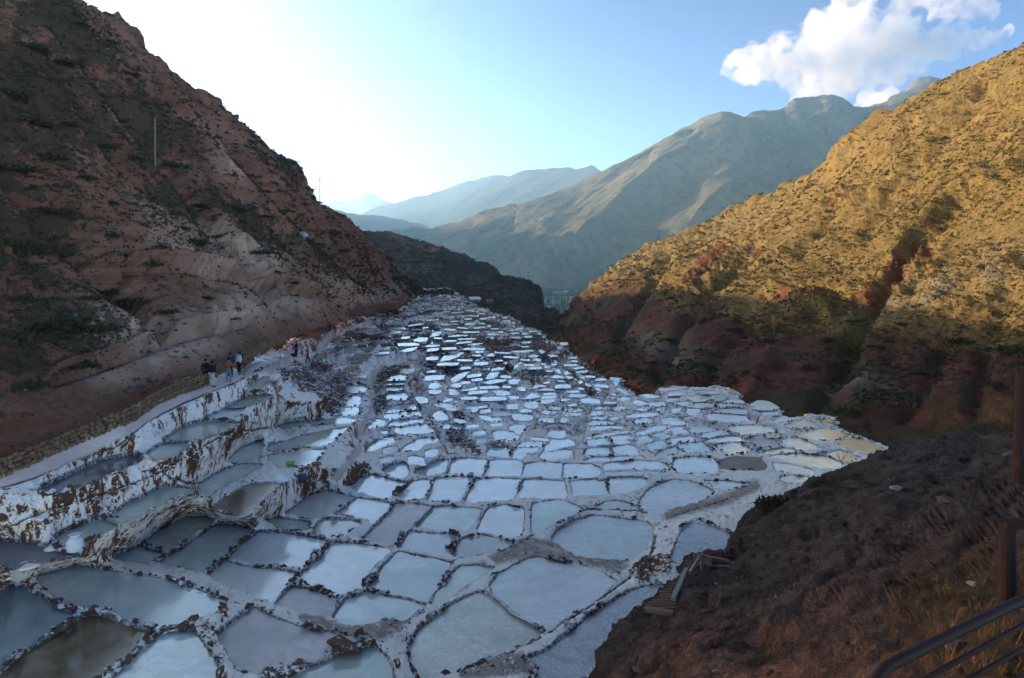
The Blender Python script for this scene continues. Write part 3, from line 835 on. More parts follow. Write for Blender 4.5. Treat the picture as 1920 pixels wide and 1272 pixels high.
V3[:, 2] += _st * np.clip(d3 / 1.2, 0, 1) * np.clip((dd - 50) / 25, 0, 1) * 1.0
stepA = np.clip((_f - 0.55) / 0.1, 0, 1)
n_big = fbm(V3 * (1, 1, .6), 2.4, 4, 21, ridged=True); n_sm = fbm(V3, 0.45, 3, 31)
mdn = dist_poly(V2, mainp); onm = np.clip(1.2 - mdn / main_half(V2[:, 0]), 0, 1)
onm = np.clip(onm * 5, 0, 1)
pathA = onm.copy(); 
for P, w, kd_ in PW[1:]:
    x = dist_poly(V2, P); x = np.clip(1.5 - x / w, 0, 1) * 2
    if kd_ == 'm': continue
    pathA = np.maximum(pathA, np.clip(x, 0, 1))
mudA = nrst(V2, mudm).astype(float)
for P, w, kd_ in PW[1:]:
    if kd_ == 'm': mudA = np.maximum(mudA, np.clip(2.2 - dist_poly(V2, P) / w * 1.1, 0, 1))
chanA = np.zeros(len(V2))
for P, w, _ in CW: chanA = np.maximum(chanA, np.clip((w + 0.9 - dist_poly(V2, P)) / 1.4, 0, 1))
earthA = nrst(V2, earthm).astype(float)
# soften the painted zones a little along the triangles
E = np.vstack([T[:, [0, 1]], T[:, [1, 2]], T[:, [2, 0]]]); E = np.unique(np.sort(E, 1), axis=0)
deg = np.bincount(E.ravel(), minlength=len(V2)).astype(float)
def blur(a, n=2):
    for _ in range(n): a = 0.4 * a + 0.6 * (np.bincount(E[:, 0], a[E[:, 1]], len(a)) + np.bincount(E[:, 1], a[E[:, 0]], len(a))) / deg
    return a
earthA = blur(earthA, 3); chanD = blur(chanA, 2); mudA = blur(mudA, 2); pathA = blur(pathA, 1)
fn = fbm(V3, 9.0, 3, 77)
farw = np.clip((dd - 75) / 80, 0, 1)
earthA = np.clip(earthA * 1.0 + farw * (fn > 0.12) * 0.35 + farw * 0.06, 0, 1)
leftrough = np.clip((640 - V2[:, 0]) / 250, 0, 1) * np.clip((1000 - V2[:, 1]) / 80, 0, 1)
earthA = np.clip(earthA + 0.22 * leftrough * (fbm(V3, 1.6, 3, 12) > 0.05), 0, 1)
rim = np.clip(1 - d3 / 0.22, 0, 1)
quiet = 1 - np.clip(pathA + 0.6 * mudA, 0, 1) * 0.9
rimh = np.minimum(d3 * 1.1, 0.13 + 0.04 * n_sm)
V3[:, 2] += rimh * (1 - 0.6 * np.clip(pathA, 0, 1)) - 0.03 * (d3 < 0.02)
V3 += N * ((n_big * 0.20 + n_sm * 0.09) * amp * quiet * (0.6 + 1.7 * earthA) * (0.8 + farw))[:, None]
V3[:, 2] -= 0.10 * chanD * np.clip(d3 / 0.15, 0, 1)
print("pond field: verts", len(V3), "ponds", len(ponds), "overhang", float((N[:, 2] < -0.1).mean()))
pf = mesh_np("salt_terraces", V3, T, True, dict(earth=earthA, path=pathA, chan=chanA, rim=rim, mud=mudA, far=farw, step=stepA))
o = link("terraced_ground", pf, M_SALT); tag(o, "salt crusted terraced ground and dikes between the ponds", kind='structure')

# ---- the water sheets
def pond_mesh(p, name="salt_pond"):
    e = p['edge3']; n = len(e)
    # inner ring and centre fan give the shore attribute
    t = np.roll(e, -1, 0) - np.roll(e, 1, 0); t /= np.linalg.norm(t, axis=1, keepdims=True) + 1e-9
    nn = np.stack([t[:, 1], -t[:, 0], 0 * t[:, 0]], 1)
    A = 0.5 * np.sum(e[:, 0] * np.roll(e[:, 1], -1) - np.roll(e[:, 0], -1) * e[:, 1])
    if A < 0: nn = -nn
    ext = 0.10 if p['d'] < 100 else 0.06
    outp = e + nn * ext
    return outp, (A < 0)
def flat_pond(p):
    outp, flip = pond_mesh(p); z = p['z'] + 0.0
    loc = np.array([outp[:, 0].mean(), outp[:, 1].mean(), z])
    L = outp - loc; L[:, 2] = 0
    me = bpy.data.meshes.new("salt_pond"); bm = bmesh.new()
    lay = bm.verts.layers.float.new("edge")
    vs = [bm.verts.new(tuple(a)) for a in (L[::-1] if flip else L)]
    f = bm.faces.new(vs)
    for v_ in vs: v_[lay] = 1.0
    if p['traced']:
        r = bmesh.ops.inset_region(bm, faces=[f], thickness=0.28, use_even_offset=True, use_boundary=True)
        inner = set()
        for fc in bm.faces:
            pass
        rv = set(v_ for v_ in bm.verts if v_ not in vs)
        for v_ in rv: v_[lay] = 0.0
    bmesh.ops.triangulate(bm, faces=[fc for fc in bm.faces if len(fc.verts) > 4])
    bm.to_mesh(me); bm.free()
    return me, loc
CNAME = {'w': 'white', 'c': 'pale blue', 'g': 'grey green', 't': 'tan', 'b': 'dark brown', 'y': 'yellow sheened', 'p': 'lilac grey drying',
         's': 'frost white crusted', 'k': 'red brown dry', 'd': 'dark slate', 'h': 'deep blue', 'u': 'tan speckled', 'r': 'blue grey crusted',
         'o': 'ochre', 'e': 'turquoise stream, built as a', 'q': 'muddy grey'}  # the turquoise sheets are the gorge stream, built like ponds
def near_what(c):
    u, v = c
    for (a, b, r, txt) in [(140, 1020, 90, 'beside the white salt sack'), (545, 873, 55, 'by the green basin'), (1265, 1090, 110, 'beside the wooden steps'),
                           (1380, 872, 75, 'beside the red brown dry pond'), (1300, 738, 75, 'by the far rim of the right lobe'), (1440, 790, 60, 'by the right rim of the lobe'), (1180, 830, 62, 'at the left edge of the right lobe'), (1200, 775, 60, 'where the lobe meets the gorge'), (1310, 820, 60, 'at the centre of the right lobe'),
                           (1060, 815, 60, 'beside the central channel'), (920, 810, 60, 'right of the long white steps'), (960, 920, 75, 'in the regular central rows'), (1090, 915, 70, 'right of the central rows'), (740, 800, 60, 'on the stack of long white steps'), (1000, 700, 60, 'below the dark far bank'), (760, 640, 50, 'high on the left of the far slope'), (600, 700, 60, 'below the brown earth bank'), (420, 720, 70, 'below the five walkers'), (560, 660, 60, 'near the person in red')]:
        if math.hypot(u - a, v - b) < r: return txt
    if v > 1180: return 'at the near edge of the field'
    if u < 480: return 'on the left terraces under the path' if v < 1050 else 'in the left foreground'
    if v > 1040: return 'in the central foreground'
    if u > 1400: return 'on the far right lobe'
    if u > 1150: return 'on the right lobe' if v < 860 else 'behind the brown mound'
    if v > 860: return 'in the middle basin'
    if v > 740: return 'on the middle steps' if u < 900 else 'at the foot of the far slope'
    return 'on the far slope' if u > 760 else 'under the left hillside path'
def size_word(p):
    w = np.ptp(p['poly'][:, 0])
    return 'broad' if w > 170 else ('medium' if w > 70 else 'small')
POND_OBJ = []; lab_used = {}
labs = []
for p in ponds:
    col = CNAME[p['ty']]
    labs.append(f"{size_word(p)} {col} salt pond {near_what(p['c'])}" if p['traced'] else "tiny salt pond sliver stepped into the far slope")
from collections import Counter
cnt = Counter(labs)
ordin = ['nearest', 'second nearest', 'third nearest', 'fourth nearest', 'fifth nearest', 'sixth nearest', 'seventh nearest', 'eighth nearest', 'ninth nearest', 'tenth nearest']
rank = {}
for l in cnt:
    idx = [i for i in range(len(ponds)) if labs[i] == l]
    if 1 < cnt[l] <= 10 and ponds[idx[0]]['traced']:
        for r_, i in enumerate(sorted(idx, key=lambda i: ponds[i]['d'])): rank[i] = ordin[r_]
smallV = []; smallF = []; nsm = 0
for i, p in enumerate(ponds):
    me, loc = flat_pond(p)
    if not p['traced']:
        nsm += 1
        if nsm > 110 or p['d'] > 130:
            vs = np.array([v.co[:] for v in me.vertices]) + loc; b = sum(len(x) for x in smallV)
            for f in me.polygons: smallF.append([b + a for a in f.vertices])
            smallV.append(vs); bpy.data.meshes.remove(me); continue
    ob = link("salt_pond", me, M_POND[p['ty']]); ob.location = loc
    if i in rank: tag(ob, rank[i] + " " + labs[i], "salt pond", "salt ponds of the terraces")
    elif cnt[labs[i]] > 1: tag(ob, labs[i], "salt pond", labs[i].replace("salt pond", "salt ponds"))
    else: tag(ob, labs[i], "salt pond", "salt ponds of the terraces")
    p['ob'] = ob; p['loc'] = loc
if smallV:
    me = bpy.data.meshes.new("far_ponds"); me.from_pydata([tuple(a) for a in np.vstack(smallV)], [], smallF)
    tag(link("salt_pond", me, M_POND['w']), "mass of the smallest white pond slivers on the far slope", None, None, 'stuff')

# ---- stones along the dikes
def rock_mesh(name, seed, n=15, flat=0.7):
    r = np.random.default_rng(seed); bm = bmesh.new()
    for _ in range(n):
        a = r.normal(size=3); a /= np.linalg.norm(a); a *= r.uniform(0.82, 1.0); bm.verts.new((a[0], a[1] * 0.8, a[2] * flat))
    bmesh.ops.convex_hull(bm, input=list(bm.verts))
    bmesh.ops.delete(bm, geom=[g for g in bm.verts if not g.link_faces], context='VERTS')
    me = bpy.data.meshes.new(name); bm.to_mesh(me); bm.free()
    return me
STONES = [rock_mesh("stone", 40 + k) for k in range(8)]
for s_ in STONES: s_.materials.append(M_STONE)
SM = []
for s_ in [rock_mesh("pebble", 70 + k, 9) for k in range(5)]:
    s_.calc_loop_triangles()
    SM.append((np.array([v.co[:] for v in s_.vertices]), np.array([t.vertices[:] for t in s_.loop_triangles])))
class Bag:                       # many small copies joined into one mesh
    def __init__(self): self.V = []; self.F = []; self.n = 0
    def add(self, tmpl, loc, s, rz, tilt=0.0, nrm=None):
        v, f = tmpl; c, sn = math.cos(rz), math.sin(rz)
        w = v * s
        w = np.c_[w[:, 0] * c - w[:, 1] * sn, w[:, 0] * sn + w[:, 1] * c, w[:, 2]]
        if tilt: ct, st = math.cos(tilt), math.sin(tilt); w = np.c_[w[:, 0], w[:, 1] * ct - w[:, 2] * st, w[:, 1] * st + w[:, 2] * ct]
        self.V.append(w + loc); self.F.append(f + self.n); self.n += len(v)
    def mesh(self, name, smooth=False):
        return mesh_np(name, np.vstack(self.V), np.vstack(self.F), smooth)
nst = 0
for i, p in enumerate(ponds):
    if not p['traced'] or p['d'] > 80: continue
    e = p['edge3']; L = resample(e, 0.19 if p['d'] < 45 else 0.30)
    c = e.mean(0); bag = Bag(); nob = 0
    t = np.roll(L, -1, 0) - np.roll(L, 1, 0); t /= np.linalg.norm(t, axis=1, keepdims=True) + 1e-9
    A = np.sum(e[:, 0] * np.roll(e[:, 1], -1) - np.roll(e[:, 0], -1) * e[:, 1]); sg = 1 if A > 0 else -1
    nn = np.stack([t[:, 1], -t[:, 0], 0 * t[:, 0]], 1) * sg
    dens = fbm(L, 2.2, 3, 91)
    for a, nv, tt, de in zip(L, nn, t, dens):
        if de < (-0.02 if p['d'] < 45 else 0.0) or RNG.uniform() < 0.10: continue
        r = (0.035 + 0.13 * RNG.uniform() ** 1.8) * (1.3 if p['d'] < 36 else 1.05) * (1.0 + 0.6 * max(de, 0)) * (1.35 if RNG.uniform() < .1 else 1)
        pos = a + tt * RNG.uniform(-.12, .12) + nv * (0.0 + RNG.uniform(0, 0.24)) + (RNG.uniform(-.03, .03), RNG.uniform(-.03, .03), 0.07 + 0.25 * r)
        rz = math.atan2(tt[1], tt[0]) + RNG.uniform(-.5, .5)
        px = 2 * r * F / p['d']
        if px > 7.0 and nob < 290:
            s_ = link("stone", STONES[RNG.integers(8)], None, p['ob'])
            s_.location = tuple(pos - p['loc']); s_.rotation_euler = (RNG.uniform(-.3, .3), RNG.uniform(-.3, .3), rz)
            s_.scale = (r * 1.25, r, r * RNG.uniform(.8, 1.3)); nob += 1; nst += 1
        else:
            bag.add(SM[RNG.integers(5)], pos - p['loc'], np.array([r * 1.25, r, r]), rz)
    if bag.n:
        me = bag.mesh("rim_stones"); s_ = link("rim_stones", me, M_STONE, p['ob']); s_['kind'] = 'stuff'
print("stones", nst)

RUB = Bag(); LMP = Bag()
_w = np.where((V2[:, 1] < 1290) & (V2[:, 0] > -20) & (dd < 75) & (d3 > 0.06))[0]
for i in RNG.permutation(_w)[:9000]:
    a = mudA[i] + 0.8 * earthA[i]; P = V3[i]
    if pathA[i] > 0.4 and RNG.uniform() < .93: continue
    if RNG.uniform() < 0.10 + 0.6 * a:
        r = (0.03 + 0.11 * RNG.uniform() ** 2.2) * (0.8 + dd[i] / 100); RUB.add(SM[RNG.integers(5)], P - (0, 0, r * .1), np.array([r * 1.25, r, r * .8]), RNG.uniform(0, 6.28))
    elif RNG.uniform() < .22:
        r = (0.03 + 0.09 * RNG.uniform() ** 2) * (0.8 + dd[i] / 100); LMP.add(SM[RNG.integers(5)], P - (0, 0, r * .3), np.array([r * 1.4, r * 1.1, r * .7]), RNG.uniform(0, 6.28))
_w = np.where((dd > 58) & (d3 > 0.16) & (V2[:, 0] < 1660))[0]
for i in RNG.permutation(_w)[:16000]:
    if pathA[i] > 0.3: continue
    P = V3[i]; f_ = 0.7 + dd[i] / 160.0; b_ = fn[i] + 0.9 * earthA[i] + RNG.uniform(-.25, .25)
    if b_ > 0.16:
        r = (0.10 + 0.26 * RNG.uniform() ** 2) * f_; RUB.add(SM[RNG.integers(5)], P - (0, 0, r * .25), np.array([r * 1.3, r, r * .8]), RNG.uniform(0, 6.28))
    elif RNG.uniform() < .55:
        r = (0.10 + 0.30 * RNG.uniform() ** 1.6) * f_; LMP.add(SM[RNG.integers(5)], P - (0, 0, r * .3), np.array([r * 1.6, r * 1.1, r * .75]), RNG.uniform(-.5, .5))
tag(link("rubble", RUB.mesh("rubble"), M_STONE), "loose dark rubble on the dikes and mud between the ponds", None, None, 'stuff')
M_LUMP = mat_rock("salt_lump", (0.70, 0.62, 0.58), (0.92, 0.86, 0.81))
tag(link("salt_lumps", LMP.mesh("salt_lumps"), M_LUMP), "crusty white salt lumps on the dikes between the ponds", None, None, 'stuff')
# ---------------------------------------------------------------- hillsides
def mat_left():
    t = NT("red_hillside_soil")
    z = t.sep(t.pos, 2)
    n1 = t.noise(0.05, 5, 0.6); n2 = t.noise(0.32, 7, 0.68); n3 = t.noise(2.2, 6, 0.7)
    strat = t.noise(0.5, 4, 0.6, t.scale((0.12, 0.12, 2.2)))
    pale = t.attr("pale"); veg = t.attr("veg")
    c = t.mix(t.ramp(n1, 0.35, 0.65), (0.18, 0.076, 0.048), (0.32, 0.165, 0.112))
    c = t.mix(t.math('MULTIPLY', t.ramp(strat, 0.52, 0.60), 0.55), c, (0.19, 0.068, 0.037))
    c = t.mix(t.math('MULTIPLY', t.ramp(n2, 0.50, 0.62), 0.6), c, (0.29, 0.145, 0.09))
    c = t.mix(t.math('MULTIPLY', pale, t.ramp(n2, 0.34, 0.56, 0.35, 1)), c, (0.66, 0.45, 0.34))
    k = t.math('ADD', t.math('ADD', t.math('MULTIPLY', n2, 0.7), t.math('MULTIPLY', n3, 0.4)), t.math('MULTIPLY', veg, 0.22))
    c = t.mix(t.math('MULTIPLY', t.ramp(k, 0.63, 0.70), 0.85), c, t.mix(n3, (0.035, 0.034, 0.022), (0.085, 0.068, 0.045)))
    t.bump(t.math('ADD', n3, t.math('MULTIPLY', n2, 1.2)), 0.9, 0.5)
    return t.done(c, 0.95, 0.1)
def mat_right():
    t = NT("golden_hillside_grass")
    n1 = t.noise(0.035, 5, 0.6); n2 = t.noise(0.25, 6, 0.68); n3 = t.noise(1.3, 6, 0.7); n0 = t.noise(0.9, 5, 0.75)
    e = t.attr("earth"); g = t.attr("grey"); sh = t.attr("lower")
    c = t.mix(t.ramp(n2, 0.36, 0.62), (0.30, 0.190, 0.065), (0.20, 0.135, 0.045))
    c = t.mix(t.math('MULTIPLY', t.ramp(n3, 0.52, 0.62), 0.75), c, (0.075, 0.052, 0.017))
    c = t.mix(t.math('MULTIPLY', t.ramp(t.math('ADD', t.math('MULTIPLY', e, 0.5), t.math('ADD', t.math('MULTIPLY', n2, 0.8), t.math('MULTIPLY', n3, 0.4))), 0.86, 1.0), 0.9), c, t.mix(n3, (0.23, 0.080, 0.033), (0.12, 0.050, 0.028)))
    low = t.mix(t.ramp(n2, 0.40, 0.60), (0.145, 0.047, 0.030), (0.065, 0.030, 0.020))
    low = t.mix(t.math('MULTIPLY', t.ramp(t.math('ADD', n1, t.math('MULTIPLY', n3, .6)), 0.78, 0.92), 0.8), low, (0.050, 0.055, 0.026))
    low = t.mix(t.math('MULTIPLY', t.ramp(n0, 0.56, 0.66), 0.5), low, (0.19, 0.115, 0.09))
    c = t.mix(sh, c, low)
    c = t.mix(t.math('MULTIPLY', g, t.ramp(n2, 0.35, 0.55)), c, t.mix(n3, (0.32, 0.26, 0.19), (0.16, 0.13, 0.10)))
    t.bump(t.math('ADD', t.math('MULTIPLY', n3, 1.0), n2), 1.0, 0.8)
    return t.done(c, 0.95, 0.1)
def mat_mid():
    t = NT("dark_scrub_slope")
    n2 = t.noise(0.06, 6, 0.68); n3 = t.noise(0.35, 6, 0.75)
    c = t.mix(t.ramp(n2, 0.38, 0.62), (0.15, 0.095, 0.075), (0.085, 0.055, 0.048))
    c = t.mix(t.math('MULTIPLY', t.ramp(n3, 0.48, 0.58), 0.85), c, (0.040, 0.036, 0.022))
    c = t.mix(t.math('MULTIPLY', t.ramp(t.noise(0.02, 4), 0.55, 0.66), 0.55), c, (0.20, 0.10, 0.07))
    t.bump(n3, 1.0, 3.0)
    return t.done(c, 0.95, 0.1)
def mat_mound():
    t = NT("brown_clod_soil")
    n2 = t.noise(1.1, 6, 0.7); n3 = t.noise(7.0, 6, 0.75); n1 = t.noise(0.25, 4)
    c = t.mix(t.ramp(n2, 0.35, 0.65), (0.21, 0.130, 0.108), (0.085, 0.050, 0.044))
    c = t.mix(t.math('MULTIPLY', t.ramp(n3, 0.52, 0.68), 0.6), c, (0.42, 0.28, 0.22))
    g = t.attr("grass")
    c = t.mix(t.math('MULTIPLY', g, t.ramp(n3, 0.35, 0.55)), c, (0.085, 0.065, 0.025))
    t.bump(t.math('ADD', t.math('ADD', n3, n2), t.noise(22.0, 4, 0.7)), 1.0, 0.22)
    return t.done(c, 0.95, 0.15)
M_LEFT, M_RIGHT, M_MID, M_MOUND = mat_left(), mat_right(), mat_mid(), mat_mound()

def blob(U, V, L):
    r = np.zeros(U.shape)
    for (a, b, ra, rb, an) in L:
        c, s = math.cos(math.radians(an)), math.sin(math.radians(an)); x = U - a; y = V - b
        r = np.maximum(r, np.exp(-(((x * c + y * s) / ra) ** 2 + ((-x * s + y * c) / rb) ** 2)))
    return r

def loft(name, u0, u1, su, base, top, rows, ctrl_pts, disp, back, mat, label, attrs=None, dmin=3.0, tpow=1.0, mid=None):
    """a hillside: columns over u, rows from the base line to the crest line, then folded over the crest"""
    f = TPS([(a, b, 100.0 / c) for a, b, c in ctrl_pts], 0.001)
    us = np.arange(u0, u1 + su, su); n = len(us)
    B = base(us); Tp = top(us)
    t = np.linspace(0, 1, rows) ** tpow
    U = np.repeat(us[:, None], rows, 1); V = B[:, None] + (Tp - B)[:, None] * t[None, :]
    if mid is not None:
        Mv = np.maximum(mid(us), Tp + 25)[:, None]; tb = np.clip(t / 0.8, 0, 1)[None, :]; tt_ = np.clip((t - 0.8) / 0.2, 0, 1)[None, :]
        V = B[:, None] + (Mv - B[:, None]) * tb + (Tp[:, None] - Mv) * tt_
    D = 100.0 / np.maximum(f(U, V), 0.02); D = np.maximum(D, dmin)
    P = unpa(U, V, D)
    at = attrs(U, V, P) if attrs else {}
    if back:
        ex = [];
        for dy, dz in back:
            g = P[:, -1].copy(); r = g[:, :2] / np.linalg.norm(g[:, :2], axis=1, keepdims=True)
            k = D[:, -1:] / 150.0
            g[:, :2] += r * dy * k; g[:, 2] -= dz * k[:, 0]; ex.append(g)
        P = np.concatenate([P, np.stack(ex, 1)], 1)
        for a in at: at[a] = np.concatenate([at[a], np.repeat(at[a][:, -1:], len(back), 1)], 1)
    nv = P.shape[1]; G = grid_faces(n, nv)
    V3 = P.reshape(-1, 3).copy()
    Nn = normals(V3, np.vstack([G[:, :3], G[:, [0, 2, 3]]]))
    if (Nn[:, 2].mean() < 0): G = G[:, ::-1]; Nn = -Nn
    V3 = disp(V3, Nn, np.tile(np.r_[t, np.ones(nv - rows)], n), np.repeat(us, nv))
    me = mesh_np(name, V3, G, True, {k: v.ravel() for k, v in at.items()})
    o = link(name, me, mat); tag(o, label, kind='structure')
    return o, V3.reshape(n, nv, 3), Nn.reshape(n, nv, 3), U, V, at
# left hillside -------------------------------------------------
wallbase = interp("-520,1030 -260,985 0,893 60,868 130,836 200,808 250,786 292,757 335,738 382,722 440,697 480,668 520,640 545,628 570,615 600,605 650,594 700,582 740,573 765,560 780,550 790,545")
lefttop = interp("-520,-300 -100,-200 0,-110 100,-34 150,0 200,28 250,62 280,95 330,138 350,160 400,196 425,218 450,248 500,284 520,298 545,312 562,326 568,348 580,362 600,388 640,405 660,425 680,448 705,468 720,480 745,505 760,522 775,535 790,543")
LC = [(0, 893, 31), (130, 836, 34), (250, 786, 38), (382, 722, 45), (480, 668, 60), (570, 615, 95), (650, 594, 140), (740, 573, 200), (790, 545, 318),
      (-520, 1030, 24), (-520, -300, 60), (-260, 985, 27), (-260, 500, 36), (-260, 0, 58), (0, 750, 34), (0, 500, 47), (0, 250, 64), (0, 0, 84), (0, -110, 96),
      (150, 0, 112), (330, 138, 138), (450, 248, 150), (562, 326, 165), (600, 388, 178), (660, 425, 205), (720, 480, 258), (770, 530, 300),
      (150, 400, 66), (150, 600, 48), (290, 320, 96), (300, 550, 62), (300, 700, 46), (450, 500, 88), (450, 600, 68), (450, 400, 112), (600, 540, 122), (600, 470, 145), (700, 530, 200), (520, 400, 135), (150, 200, 84)]
LG = [("180,120 260,230 340,330 400,420 470,500 540,580", 16, -2.6), ("300,150 380,270 470,370 560,460 650,540", 14, 1.6), ("420,250 480,330 560,420 640,500 720,545", 9, -2.2), ("0,300 90,420 200,520 300,620", 18, -1.8),
      ("240,492 330,486 420,500 500,520 590,540", 7, 1.3), ("240,505 330,500 420,514 500,534 590,552", 7, -1.4), ("100,700 220,660 340,610 460,590", 8, 0.8), ("100,716 220,676 340,628 460,604", 7, -0.8), ("60,520 140,560 250,620", 10, 0.9)]
def left_disp(V, N, t, u):
    w = np.clip(t * 3.5, 0, 1) * np.clip((790 - u) / 60, 0.15, 1)
    big = fbm(V * (1, 1, .8), 22, 4, 61, ridged=True); md_ = fbm(V * (1, 1, 1.4), 5.0, 4, 63, ridged=True); sm = fbm(V, 1.1, 3, 64)
    st = np.abs(((V[:, 2] * 0.42 + fbm(V, 9, 2, 66) * 1.3) % 1.0) - 0.5) * 2
    V = V + N * ((big * 1.8 + md_ * 1.15 + sm * 0.32 + (st - .5) * 0.5 * np.clip(fbm(V, 30, 2, 69) + .3, 0, 1)) * w)[:, None]
    V = carve(V, N, LG)
    crest = np.clip((t - 0.9) / 0.1, 0, 1)
    V[:, 2] += crest * fbm(V, 4.0, 3, 68) * 0.9
    return V
def left_at(U, V, P):
    pale = blob(U, V, [(400, 285, 60, 22, 50), (420, 320, 50, 20, 40), (350, 500, 90, 22, 25), (470, 480, 90, 30, 30), (520, 560, 90, 28, 15), (300, 430, 60, 26, 40),
                       (430, 600, 130, 30, -15), (640, 540, 60, 26, 10), (560, 445, 20, 10, 30), (240, 640, 120, 30, 10), (300, 680, 130, 26, -15), (680, 560, 70, 16, -10), (220, 220, 30, 16, 40)])
    veg = blob(U, V, [(60, 200, 200, 170, 30), (250, 230, 150, 70, 45), (120, 60, 160, 70, 40), (60, 450, 90, 60, 10), (300, 400, 80, 40, 40), (480, 260, 120, 22, 50), (450, 420, 140, 26, 38), (90, 620, 110, 50, 10),
                      (600, 500, 80, 18, 35), (-100, 300, 200, 400, 0), (20, 690, 90, 30, 0)])
    return dict(pale=pale, veg=veg)
lbase = lambda u: wallbase(u) + np.interp(u, [-100, 300, 540, 640, 790], [2, 3, 7, 8, 6])
LH = loft("left_hillside", -520, 790, 2.6, lbase, lefttop, 240, LC, left_disp, [(6, .6), (18, 4), (45, 16), (110, 60)], M_LEFT, "steep shaded red earth hillside left of the ponds", left_at)

# right hillside ------------------------------------------------
rb_ = interp("1030,640 1060,655 1085,672 1100,686 1120,702 1150,716 1180,738 1210,752 1300,760 1400,778 1470,800 1560,815 1640,850 1700,880 1920,930 2300,1010 2700,1100")
rt_ = interp("1030,628 1050,612 1060,604 1075,588 1100,560 1125,538 1142,520 1160,505 1180,492 1200,482 1218,470 1240,462 1290,448 1325,428 1370,404 1420,385 1470,362 1510,345 1540,325 1558,300 1575,278 1600,258 1650,226 1700,195 1760,160 1800,148 1850,128 1890,108 1920,97 2300,-90 2700,-260")
RC = [(1030, 640, 300), (1100, 686, 165), (1150, 716, 128), (1210, 752, 104), (1300, 760, 98), (1400, 778, 90), (1560, 815, 80), (1640, 850, 74), (1920, 930, 62), (2300, 1010, 50), (2700, 1100, 40),
      (1050, 612, 400), (1100, 560, 470), (1142, 520, 520), (1180, 492, 560), (1240, 462, 560), (1325, 428, 520), (1420, 385, 440), (1540, 325, 330), (1575, 278, 310), (1700, 195, 265), (1800, 148, 240), (1920, 97, 205), (2300, -90, 130), (2700, -260, 90),
      (1300, 560, 225), (1300, 650, 150), (1500, 610, 145), (1700, 620, 118), (1920, 620, 96), (1500, 480, 215), (1700, 400, 182), (1920, 350, 140), (1160, 560, 330), (1250, 500, 370), (1600, 720, 105), (1400, 680, 128), (2300, 500, 75), (1400, 470, 300), (1180, 640, 210)]
RG = [("1925,290 1870,330 1800,380 1745,440 1700,500 1650,565 1600,640", 12, -3.4), ("1850,330 1780,372 1720,440 1680,490", 14, 3.0), ("1430,470 1370,515 1310,560 1270,620 1230,700", 12, -3.0),
      ("1600,640 1575,700 1530,760", 18, -1.5), ("1650,650 1640,690 1600,740", 20, 1.2), ("1760,660 1735,710 1690,770", 20, -1.4), ("1400,600 1340,680 1300,760", 16, -1.3), ("1500,610 1430,690 1390,770", 18, 1.2),
      ("1700,230 1640,300 1570,380 1500,470", 12, -2.6), ("1840,170 1760,260 1690,340 1620,430", 14, -3.2), ("1250,480 1210,540 1160,620", 10, -5.0), ("1900,560 1850,640 1830,760", 20, -1.2), ("1560,600 1500,560 1450,540", 10, 2.5)]
def right_disp(V, N, t, u):
    w = np.clip(t * 8, 0.3, 1)
    # gullies run down the fall line: noise stretched along y/z
    q = V * (1.0, 1.0, 0.35)
    rid = fbm(np.c_[V[:, 1] * 1.0 + V[:, 0] * 0.15, V[:, 2] * 0.25, V[:, 0] * 0.1], 26, 4, 51, ridged=True)
    md_ = fbm(V * (1, 1, .8), 9.0, 4, 53, ridged=True); sm = fbm(V, 1.8, 4, 54)
    s = np.clip(V[:, 1] / 250, 0.6, 1.8)
    V = V + N * ((rid * 4.2 * s + md_ * 1.6 * s + sm * 0.38) * w)[:, None]
    V = carve(V, N, RG)
    u_ = UC + V[:, 0] / V[:, 1] * F; v_ = VH - V[:, 2] / V[:, 1] * F
    e_ = blob(u_, v_, [(1600, 375, 80, 26, -20), (1340, 500, 90, 26, -35), (1430, 480, 40, 26, 0), (1700, 520, 80, 40, -30), (1660, 560, 110, 36, -20), (1530, 570, 80, 28, -20), (1740, 490, 40, 50, 20), (1760, 570, 80, 50, -20), (1880, 520, 60, 60, 0)])
    V = V + N * (e_ * fbm(V, 5.0, 4, 57, ridged=True) * 3.6)[:, None]
    crest = np.clip((t - 0.93) / 0.07, 0, 1)
    V[:, 2] += crest * fbm(V, 6.0, 3, 58) * 1.0
    return V
def right_at(U, V, P):
    earth = blob(U, V, [(1600, 375, 60, 18, -20), (1340, 500, 70, 16, -35), (1310, 530, 50, 22, -30), (1430, 480, 30, 18, 0), (1700, 520, 60, 22, -30), (1660, 560, 90, 22, -20), (1530, 570, 60, 20, -20), (1870, 60, 10, 10, 0),
                        (1740, 490, 30, 40, 20), (1480, 560, 50, 14, -20)])
    grey = blob(U, V, [(1760, 570, 60, 36, -20), (1880, 520, 46, 44, 0), (1660, 590, 60, 14, -10), (1620, 745, 60, 26, 10), (1560, 740, 20, 20, 0), (1250, 660, 60, 30, 30)]) * 0.9
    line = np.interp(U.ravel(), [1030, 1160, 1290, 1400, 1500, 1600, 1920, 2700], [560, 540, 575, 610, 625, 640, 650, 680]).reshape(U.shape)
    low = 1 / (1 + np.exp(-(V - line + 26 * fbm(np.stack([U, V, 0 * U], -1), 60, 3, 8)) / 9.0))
    return dict(earth=earth, grey=grey, lower=low)
RH = loft("right_hillside", 1030, 2700, 2.8, rb_, rt_, 260, RC, right_disp, [(8, .8), (24, 6), (60, 24), (150, 80)], M_RIGHT, "tall golden grass hillside lit by low sun above a shaded red base", right_at)

